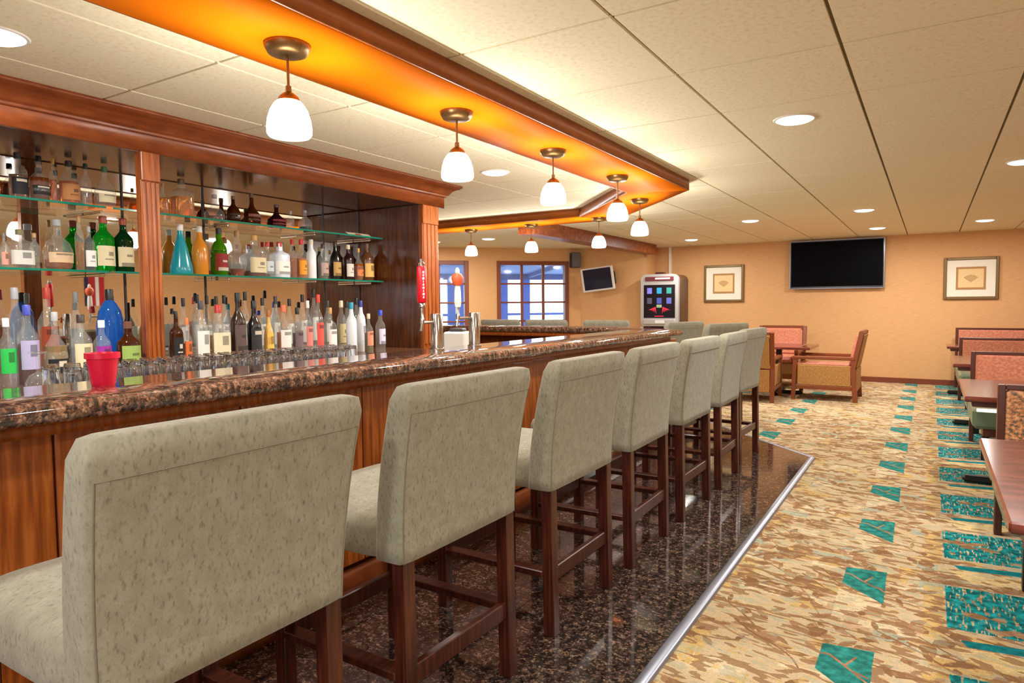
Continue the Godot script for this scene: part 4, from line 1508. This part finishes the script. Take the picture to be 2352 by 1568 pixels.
func bottle(e: Array) -> void:
	var px: float = e[0]
	var top: float = e[1]
	var wpx: float = e[2]
	var row: String = e[3]
	var kind: String = e[4]
	var p := at_x(px, top, ROWX[row])
	var base: float = ROWY[row]
	var roof: float = {"u": 2.055, "l": 1.772}.get(row, 1.43)
	var h := minf(p.y, roof) - base
	var r := wpx * depth_of(p) / FOCAL * 0.5 * 0.93
	r = minf(r, 0.095)
	if row in "ul":
		p.z = maxf(p.z, -4.235 + r)
	var glass: Material = e[5] if e[5] is Material else mat(e[5], 0.2)
	var label: String = e[9]
	var sq := 5.0 if kind == "square" else 2.0
	var seg := 24
	var t := thing("bottle", label, "bottle", Vector3(p.x, base, p.z), 0.0, {"u": "bottles on the upper glass shelf", "l": "bottles on the lower glass shelf"}.get(row, "bottles on the back counter"))
	var prof := []
	for q in SHAPES[kind]:
		prof.append([q[0] * r, q[1] * h])
	var neck: float = prof[-1][0]
	prof.append([neck, h * 0.955])
	prof.append([0.0, h * 0.956])
	var st := begin()
	lathe(st, prof, Vector3.ZERO, seg, sq)
	put(st, "glass", glass, t)
	if e[6] != null:
		var fill := 0.52
		var liq: Color = e[6]
		if liq.a < 1.0:
			fill = liq.a
			liq.a = 1.0
		var lp := []
		for q in SHAPES[kind]:
			if q[1] <= fill:
				lp.append([maxf(0.0, q[0] * r - 0.003) if q[0] > 0 else 0.0, maxf(0.004, q[1] * h)])
		lp.append([maxf(0.002, lp[-1][0]), fill * h])
		lp.append([0.0, fill * h + 0.0005])
		st = begin()
		lathe(st, lp, Vector3.ZERO, seg, sq)
		put(st, "liquid", tinted_glass(liq, 0.3), t)
	if e[7] != null:
		# paper label wrapped on the side that faces the room
		var y0 := 0.1 if row in "ul" else 0.2
		var y1 := 0.46 if row in "ul" else 0.56
		if kind in ["round", "flask", "heart"]:
			y0 = 0.14
			y1 = 0.34
		st = begin()
		var steps := 14
		for k in steps:
			var th0 := lerpf(-0.9, 1.5, float(k) / steps) - 0.45
			var th1 := lerpf(-0.9, 1.5, float(k + 1) / steps) - 0.45
			var qs := []
			for th in [th0, th1]:
				for y in [y0, y1]:
					var rr := prof_r(SHAPES[kind], y) * r + 0.0012
					var f := 1.0
					if sq > 2.0:
						f = 1.0 / pow(pow(absf(cos(th)), sq) + pow(absf(sin(th)), sq), 1.0 / sq)
					qs.append(Vector3(cos(th) * rr * f, y * h, sin(th) * rr * f))
			quad(st, qs[0], qs[2], qs[3], qs[1], Vector3(cos(th0), 0, sin(th0)), 0)
		var lb := put(st, "label", mat(e[7], 0.7), t)
		# print on the label: a few marks whose arrangement differs from bottle to bottle
		var lc: Color = e[7]
		var ink := lc.darkened(0.35) if lc.get_luminance() > 0.25 else Color8(206, 196, 176)
		var style := int(px) % 4
		var marks: Array = [[[5, 9, 0.45, 0.85]], [[3, 12, 0.0, 0.2], [5, 9, 0.5, 0.62]], [[4, 11, 0.74, 0.9]], [[5, 10, 0.3, 0.36], [5, 8, 0.5, 0.7]]][style]
		for mk in marks:
			st = begin()
			for k in range(mk[0], mk[1]):
				var th0 := lerpf(-0.9, 1.5, float(k) / steps) - 0.45
				var th1 := lerpf(-0.9, 1.5, float(k + 1) / steps) - 0.45
				var qs := []
				for th in [th0, th1]:
					for b in [mk[2], mk[3]]:
						var y := lerpf(y0, y1, b)
						var rr := prof_r(SHAPES[kind], y) * r + 0.002
						var f := 1.0
						if sq > 2.0:
							f = 1.0 / pow(pow(absf(cos(th)), sq) + pow(absf(sin(th)), sq), 1.0 / sq)
						qs.append(Vector3(cos(th) * rr * f, y * h, sin(th) * rr * f))
				quad(st, qs[0], qs[2], qs[3], qs[1], Vector3(cos(th0), 0, sin(th0)), 0)
			put(st, "print", mat(ink, 0.7), lb)
	st = begin()
	var cr := neck * 1.15
	lathe(st, [[0.0, h * 0.87], [cr, h * 0.872], [cr, h * 0.99], [cr * 0.85, h], [0.0, h]], Vector3.ZERO, 16)
	put(st, "cap", mat(e[8], 0.4), t)

func prof_r(shape: Array, y: float) -> float:
	for i in range(2, shape.size()):
		if y <= shape[i][1]:
			var a = shape[i - 1]
			var b = shape[i]
			return lerpf(a[0], b[0], clampf((y - a[1]) / maxf(1e-4, b[1] - a[1]), 0, 1))
	return shape[-1][0]

func build_bottles() -> void:
	var cl := clear_glass(0.08)
	var green := tinted_glass(Color8(20, 170, 40), 0.35)
	var dgreen := tinted_glass(Color8(10, 60, 24), 0.5)
	var blue := tinted_glass(Color8(50, 130, 235), 0.3)
	var brown := tinted_glass(Color8(84, 40, 14), 0.5)
	var amber := Color8(222, 112, 22)
	var honey := Color8(240, 150, 30)
	var dark := Color8(26, 24, 26)
	var cream := Color8(226, 212, 172)
	var white := Color8(238, 236, 230)
	var blk := Color8(22, 22, 24)
	var cork := Color8(182, 140, 92)
	var gold := Color8(206, 160, 72)
	var silver := Color8(170, 170, 172)
	var red := Color8(196, 34, 34)
	var grey := Color8(120, 122, 120)
	var T := [
		# upper shelf
		[38, 340, 40, "u", "std", cl, Color8(150, 74, 24), dark, blk, "amber bottle with black label at the end of the upper shelf"],
		[86, 330, 46, "u", "round", cl, Color8(160, 80, 28), dark, blk, "wide shouldered amber bottle with dark label on the upper shelf"],
		[120, 360, 17, "u", "tall", cl, amber, null, gold, "slim amber bottle squeezed between wide bottles on the upper shelf"],
		[155, 334, 45, "u", "bullet", cl, amber, Color8(190, 130, 76), blk, "amber bottle with tan label on the upper shelf"],
		[195, 375, 25, "u", "std", cl, null, null, Color8(40, 60, 40), "empty clear bottle with dark green stopper on the upper shelf"],
		[238, 366, 48, "u", "round", cl, null, cream, Color8(60, 110, 70), "clear round bottle with pointed cream label on the upper shelf"],
		[373, 420, 26, "u", "round", cl, honey, null, cork, "honey coloured bottle half hidden behind the fluted pilaster"],
		[415, 408, 48, "u", "square", cl, honey, null, Color8(90, 66, 40), "square honey coloured decanter on the upper shelf"],
		[492, 447, 48, "u", "flask", cl, Color(0.55, 0.28, 0.1, 0.18), null, silver, "clear round decanter with a little brown liquor on the upper shelf"],
		[535, 450, 34, "u", "round", brown, null, Color8(50, 40, 20), Color8(120, 90, 40), "olive brown bottle with dark label on the upper shelf"],
		[577, 445, 42, "u", "flask", brown, null, Color8(132, 84, 70), Color8(110, 80, 50), "dark brown flask with reddish label on the upper shelf"],
		[634, 470, 46, "u", "flask", tinted_glass(Color8(60, 24, 28), 0.5), null, Color8(150, 50, 56), Color8(90, 70, 84), "dark round flask with red label on the upper shelf"],
		[667, 485, 18, "u", "std", cl, null, null, silver, "tiny clear bottle beside the dark red flask"],
		[700, 483, 34, "u", "round", cl, Color(0.12, 0.12, 0.14, 0.2), null, silver, "small clear bottle with dark base on the upper shelf"],
		# lower shelf
		[8, 535, 18, "l", "std", cl, null, Color8(220, 160, 140), grey, "small clear bottle at the frame end of the lower shelf"],
		[44, 527, 50, "l", "square", cl, null, Color8(216, 214, 206), Color8(120, 110, 60), "square clear bottle with olive round stopper on the lower shelf"],
		[78, 535, 20, "l", "tall", cl, null, null, cork, "slim clear bottle with cork stopper on the lower shelf"],
		[130, 504, 66, "l", "round", cl, Color(0.8, 0.45, 0.12, 0.2), Color8(224, 190, 150), silver, "broad faceted bottle with round tan label and amber liquor"],
		[180, 495, 20, "l", "tall", cl, Color8(196, 130, 40), null, cork, "tall slim bottle of pale amber on the lower shelf"],
		[203, 520, 24, "l", "square", cl, null, white, silver, "white labelled square bottle beside the green ones"],
		[235, 490, 48, "l", "std", green, null, cream, Color8(150, 60, 30), "bright green bottle with cream label on the lower shelf"],
		[281, 496, 44, "l", "std", dgreen, null, cream, Color8(150, 60, 30), "dark green bottle with cream label next to the pilaster"],
		[413, 512, 54, "l", "cone", Color8(18, 150, 166), null, null, white, "turquoise cone shaped bottle with white neck"],
		[457, 516, 38, "l", "bullet", Color8(226, 146, 40), null, null, white, "orange frosted bottle with white neck"],
		[501, 516, 40, "l", "bullet", tinted_glass(Color8(86, 170, 20), 0.4), Color8(40, 50, 24), Color8(150, 40, 36), blk, "olive green bottle with red label on the lower shelf"],
		[543, 530, 48, "l", "heart", cl, Color(0.72, 0.3, 0.12, 0.16), null, cork, "waisted clear bottle with a little red brown liquor"],
		[583, 540, 44, "l", "square", cl, Color(0.6, 0.25, 0.1, 0.14), cream, gold, "square bottle with wide cream label on the lower shelf"],
		[613, 556, 24, "l", "square", cl, null, Color8(206, 214, 216), red, "clear square bottle with red cap on the lower shelf"],
		[641, 556, 40, "l", "square", Color8(226, 232, 240), null, Color8(250, 246, 236), red, "white square bottle with blue shoulder and red cap"],
		[670, 550, 22, "l", "std", cl, Color8(206, 120, 60), null, red, "narrow amber bottle with red cap on the lower shelf"],
		[691, 550, 26, "l", "tall", cl, honey, Color8(240, 160, 40), red, "bottle with bright orange label and red cap"],
		[714, 550, 24, "l", "tall", Color8(240, 242, 246), null, null, Color8(226, 220, 200), "plain white frosted bottle on the lower shelf"],
		[741, 560, 26, "l", "std", cl, Color8(150, 140, 120), Color8(190, 160, 150), Color8(70, 56, 50), "grey clear bottle behind the mirror joint"],
		[769, 555, 28, "l", "bullet", Color8(20, 20, 18), null, Color8(196, 156, 86), Color8(60, 50, 30), "black bottle with gold emblem on the lower shelf"],
		[799, 562, 26, "l", "std", Color8(44, 18, 18), null, Color8(220, 214, 200), cream, "dark red bottle with white label on the lower shelf"],
		[823, 570, 24, "l", "round", cl, amber, Color8(220, 130, 70), gold, "small amber bottle with orange label on the lower shelf"],
		[852, 560, 34, "l", "std", Color8(92, 56, 30), null, Color8(222, 176, 96), Color8(92, 56, 34), "brown bottle with big tan label at the shelf end"],
		# back counter
		[12, 730, 38, "f", "std", cl, null, Color8(40, 190, 80), white, "clear bottle with bright green square label"],
		[60, 700, 46, "f", "std", cl, Color8(120, 20, 30), Color8(176, 170, 206), Color8(60, 70, 170), "clear bottle with purple and white label and blue cap"],
		[32, 660, 38, "b", "tall", cl, null, null, silver, "tall clear bottle with glass stopper at the end of the counter"],
		[106, 660, 44, "b", "std", cl, amber, Color8(150, 60, 30), Color8(176, 50, 30), "amber bottle with red cap at the mirror"],
		[124, 716, 54, "f", "round", cl, Color8(196, 170, 120), blk, silver, "round shouldered bottle with black disc label"],
		[172, 670, 28, "b", "tall", cl, null, null, grey, "clear bottle with grey cap at the mirror near the blue bottle"],
		[184, 722, 46, "f", "std", cl, Color8(206, 206, 190), cream, Color8(60, 44, 40), "pale bottle with cream arched label"],
		[250, 664, 62, "m", "orb", blue, null, null, blk, "round bright blue glass bottle"],
		[232, 735, 40, "f", "std", cl, null, Color8(150, 40, 150), white, "clear bottle with magenta label behind the red cup"],
		[293, 738, 52, "f", "std", brown, Color8(60, 24, 10), Color8(150, 180, 90), Color8(110, 70, 50), "dark brown bottle with pale green base label"],
		[403, 714, 26, "f", "square", brown, null, blk, blk, "square dark bottle with black label beside the pilaster"],
		[428, 730, 22, "f", "std", cl, Color8(196, 84, 30), Color8(214, 110, 50), Color8(226, 120, 60), "small orange labelled bottle beside the square dark one"],
		[460, 690, 36, "f", "std", cl, null, white, Color8(60, 60, 66), "clear bottle with large white label"],
		[500, 700, 44, "f", "square", cl, Color8(190, 150, 96), Color8(232, 222, 186), red, "cream labelled bottle with red neck wrap"],
		[545, 672, 36, "f", "std", Color8(52, 34, 22), null, Color8(96, 78, 74), blk, "dark bottle with brown label on the back counter"],
		[582, 690, 34, "f", "std", Color8(26, 22, 22), null, Color8(46, 44, 46), blk, "black bottle with dark oval label"],
		[616, 712, 24, "f", "bullet", Color8(222, 170, 80), null, Color8(236, 196, 90), Color8(170, 100, 50), "golden yellow bottle on the back counter"],
		[650, 700, 34, "f", "std", cl, Color8(190, 106, 30), white, Color8(220, 110, 70), "amber bottle with white label and orange neck"],
		[682, 706, 26, "f", "std", cl, Color8(96, 70, 66), Color8(120, 100, 104), blk, "greyish bottle with dark cap on the back counter"],
		[706, 690, 22, "f", "std", cl, null, Color8(230, 140, 130), white, "bottle with white and red bordered label"],
		[730, 676, 24, "f", "std", cl, null, Color8(226, 90, 80), Color8(226, 60, 40), "bottle with red border label and orange red neck"],
		[758, 706, 24, "f", "square", cl, null, white, gold, "bottle with tall white label and gold cap"],
		[783, 690, 22, "m", "tall", cl, Color8(190, 180, 130), Color8(206, 190, 140), cream, "pale yellow bottle with cream neck"],
		[806, 694, 26, "f", "tall", Color8(232, 238, 244), null, null, Color8(30, 150, 180), "white frosted bottle with turquoise cap"],
		[828, 690, 22, "m", "tall", Color8(236, 240, 244), null, Color8(222, 226, 238), Color8(40, 60, 150), "white frosted bottle with navy cap"],
		[846, 720, 22, "f", "std", cl, Color8(150, 130, 60), Color8(226, 150, 120), cream, "olive bottle with pink label near the counter end"],
		[873, 712, 24, "f", "tall", cl, null, Color8(214, 214, 236), Color8(36, 70, 200), "clear bottle with bright blue cap at the counter end"],
	]
	for e in T:
		bottle(e)
	# back row by the mirror: look-alikes told apart only by their place
	var back := [[420, 684], [452, 676], [474, 679], [496, 680], [514, 678], [562, 670], [602, 684], [632, 680], [664, 686], [694, 676], [720, 664], [752, 690], [796, 692], [818, 684]]
	var rr := 0
	for b in back:
		var caps := [blk, blk, blk, Color8(60, 50, 46)]
		bottle([b[0], b[1], 20, "b", "tall", cl, null, Color8(214, 214, 206), caps[rr % 4], "clear dark capped bottle in the rear row by the mirror"])
		rr += 1
	# paper leaflet at the end of the upper shelf
	var t := thing("leaflet", "cream folded leaflet with a red mark on the upper shelf end", "leaflet", Vector3(-4.03, 1.816, -4.08), 0.0)
	var st := begin()
	box(st, Vector3(0, 0.022, 0), Vector3(0.05, 0.003, 0.26), 0.0, Transform3D(Basis(Vector3.BACK, -0.5), Vector3.ZERO))
	put(st, "cover", mat(Color8(226, 214, 180), 0.7), t)
	st = begin()
	box(st, Vector3(0, 0.002, 0), Vector3(0.06, 0.003, 0.26))
	put(st, "back_page", mat(Color8(226, 214, 180), 0.7), t)
	st = begin()
	box(st, Vector3(0.012, 0.026, 0.02), Vector3(0.018, 0.003, 0.06), 0.0, Transform3D(Basis(Vector3.BACK, -0.5), Vector3.ZERO))
	put(st, "red_mark", mat(Color8(190, 40, 40), 0.6), t)

# inside of a glass: faces look towards the axis
func inner_wall(st: SurfaceTool, prof: Array, seg: int) -> void:
	for i in range(1, prof.size()):
		var a: Array = prof[i - 1]
		var b: Array = prof[i]
		for k in seg:
			var d0 := Vector3(cos(TAU * k / seg), 0, sin(TAU * k / seg))
			var d1 := Vector3(cos(TAU * (k + 1) / seg), 0, sin(TAU * (k + 1) / seg))
			var n: Vector3 = (d0 + d1) * -(b[1] - a[1]) + Vector3.UP * (b[0] - a[0])
			var A: Vector3 = d0 * a[0] + Vector3.UP * a[1]
			var B: Vector3 = d1 * a[0] + Vector3.UP * a[1]
			var C: Vector3 = d1 * b[0] + Vector3.UP * b[1]
			var D: Vector3 = d0 * b[0] + Vector3.UP * b[1]
			tri(st, A, B, C, n, 9)
			if b[0] > 1e-5:
				tri(st, A, C, D, n, 9)

func build_glasses() -> void:
	var st := begin()
	lathe(st, [[0.0355, 0.0], [0.038, 0.0], [0.0385, 0.003], [0.031, 0.1], [0.029, 0.107], [0.0, 0.108]], Vector3.ZERO, 16)
	inner_wall(st, [[0.0355, 0.0], [0.0282, 0.085], [0.026, 0.09], [0.0, 0.091]], 16)
	st.generate_normals()
	var mesh := st.commit()
	var gm := tinted_glass(Color(0.97, 0.985, 1.0), 0.0)
	gm.refraction_scale = 0.05
	var gap := 0.081
	var rows := [[-2.94, -1.36, -2.92], [-3.03, -1.4, -2.96], [-3.12, -1.36, -2.92], [-2.94, -0.5, -0.78], [-3.03, -0.46, -0.8]]
	for r in rows:
		var z: float = r[1]
		while z > r[2]:
			var o := put_mesh(mesh, "drinking_glass", gm)
			o.position = Vector3(r[0] + rng.randf_range(-0.003, 0.003), BACK_Y + 0.008, z)
			tag(o, "upturned clear drinking glass in the rows on the bar mat", "glass", "upturned glasses on the back counter")
			z -= gap

# ------------------------------------------------------------------ beyond the windows
func build_outside() -> void:
	var t := wall_t()
	var st := begin()
	box(st, Vector3(4.0, -0.05, -14.2), Vector3(40, 0.1, 28), 0, t)
	var g := put(st, "terrace_ground", mat(Color8(226, 230, 236), 0.8))
	structure(g, "pale concrete terrace outside the windows", "terrace")
	st = begin()
	box(st, Vector3(0, -0.4, 20.0), Vector3(60, 0.1, 34.0))
	structure(put(st, "forecourt_ground", mat(Color8(206, 206, 204), 0.9)), "pale forecourt outside the window behind the lounge", "ground")
	var r := thing("terrace_roof", "blue grey sloping terrace roof on posts outside the windows", "roof")
	r.set_meta("kind", "structure")
	r.transform = t
	st = begin()
	box(st, Vector3.ZERO, Vector3(16, 0.08, 8.0), 0, Transform3D(Basis(Vector3.RIGHT, -0.05), Vector3(4, 2.4, -4.4)))
	put(st, "deck", mat(Color8(120, 150, 196), 0.7), r)
	for k in 7:
		st = begin()
		box(st, Vector3.ZERO, Vector3(0.1, 0.12, 8.0), 0.004, Transform3D(Basis(Vector3.RIGHT, -0.05), Vector3(-1 + k * 1.6, 2.31, -4.4)))
		put(st, "rafter", mat(Color8(70, 100, 150), 0.7), r)
	st = begin()
	box(st, Vector3(4, 2.1, -8.3), Vector3(16, 0.2, 0.12), 0.006)
	put(st, "edge_beam", mat(Color8(60, 92, 150), 0.7), r)
	var xs := [0.4, 1.6, 3.1, 4.6, 4.95, 6.2, 6.9, 8.4]
	for i in xs.size():
		st = begin()
		box(st, Vector3(xs[i], 1.0, -8.3), Vector3(0.24, 2.0, 0.2), 0.006)
		put(st, "post", mat(Color8(30, 104, 196), 0.5), r)
	var f := thing("terrace_railing", "blue railing between the terrace posts outside the windows", "railing")
	f.transform = t
	for y in [0.95, 0.5]:
		st = begin()
		box(st, Vector3(4, y, -8.3), Vector3(15, 0.07, 0.05), 0.004)
		put(st, "rail", mat(Color8(30, 110, 200), 0.5), f)
	var s := thing("shrub", "green shrub outside the narrow window", "shrub")
	s.transform = Transform3D(t.basis, t * Vector3(2.6, 0, -2.6))
	st = begin()
	var nz := noise(77, 3.0, 3)
	var prof := []
	for k in 13:
		var a := PI * k / 12.0
		prof.append([0.45 * sin(a) * (1.0 + 0.2 * nz.get_noise_1d(k * 0.7)), 0.55 - 0.55 * cos(a)])
	lathe(st, prof, Vector3.ZERO, 24)
	put(st, "foliage", mat(Color8(40, 140, 70), 0.8), s)
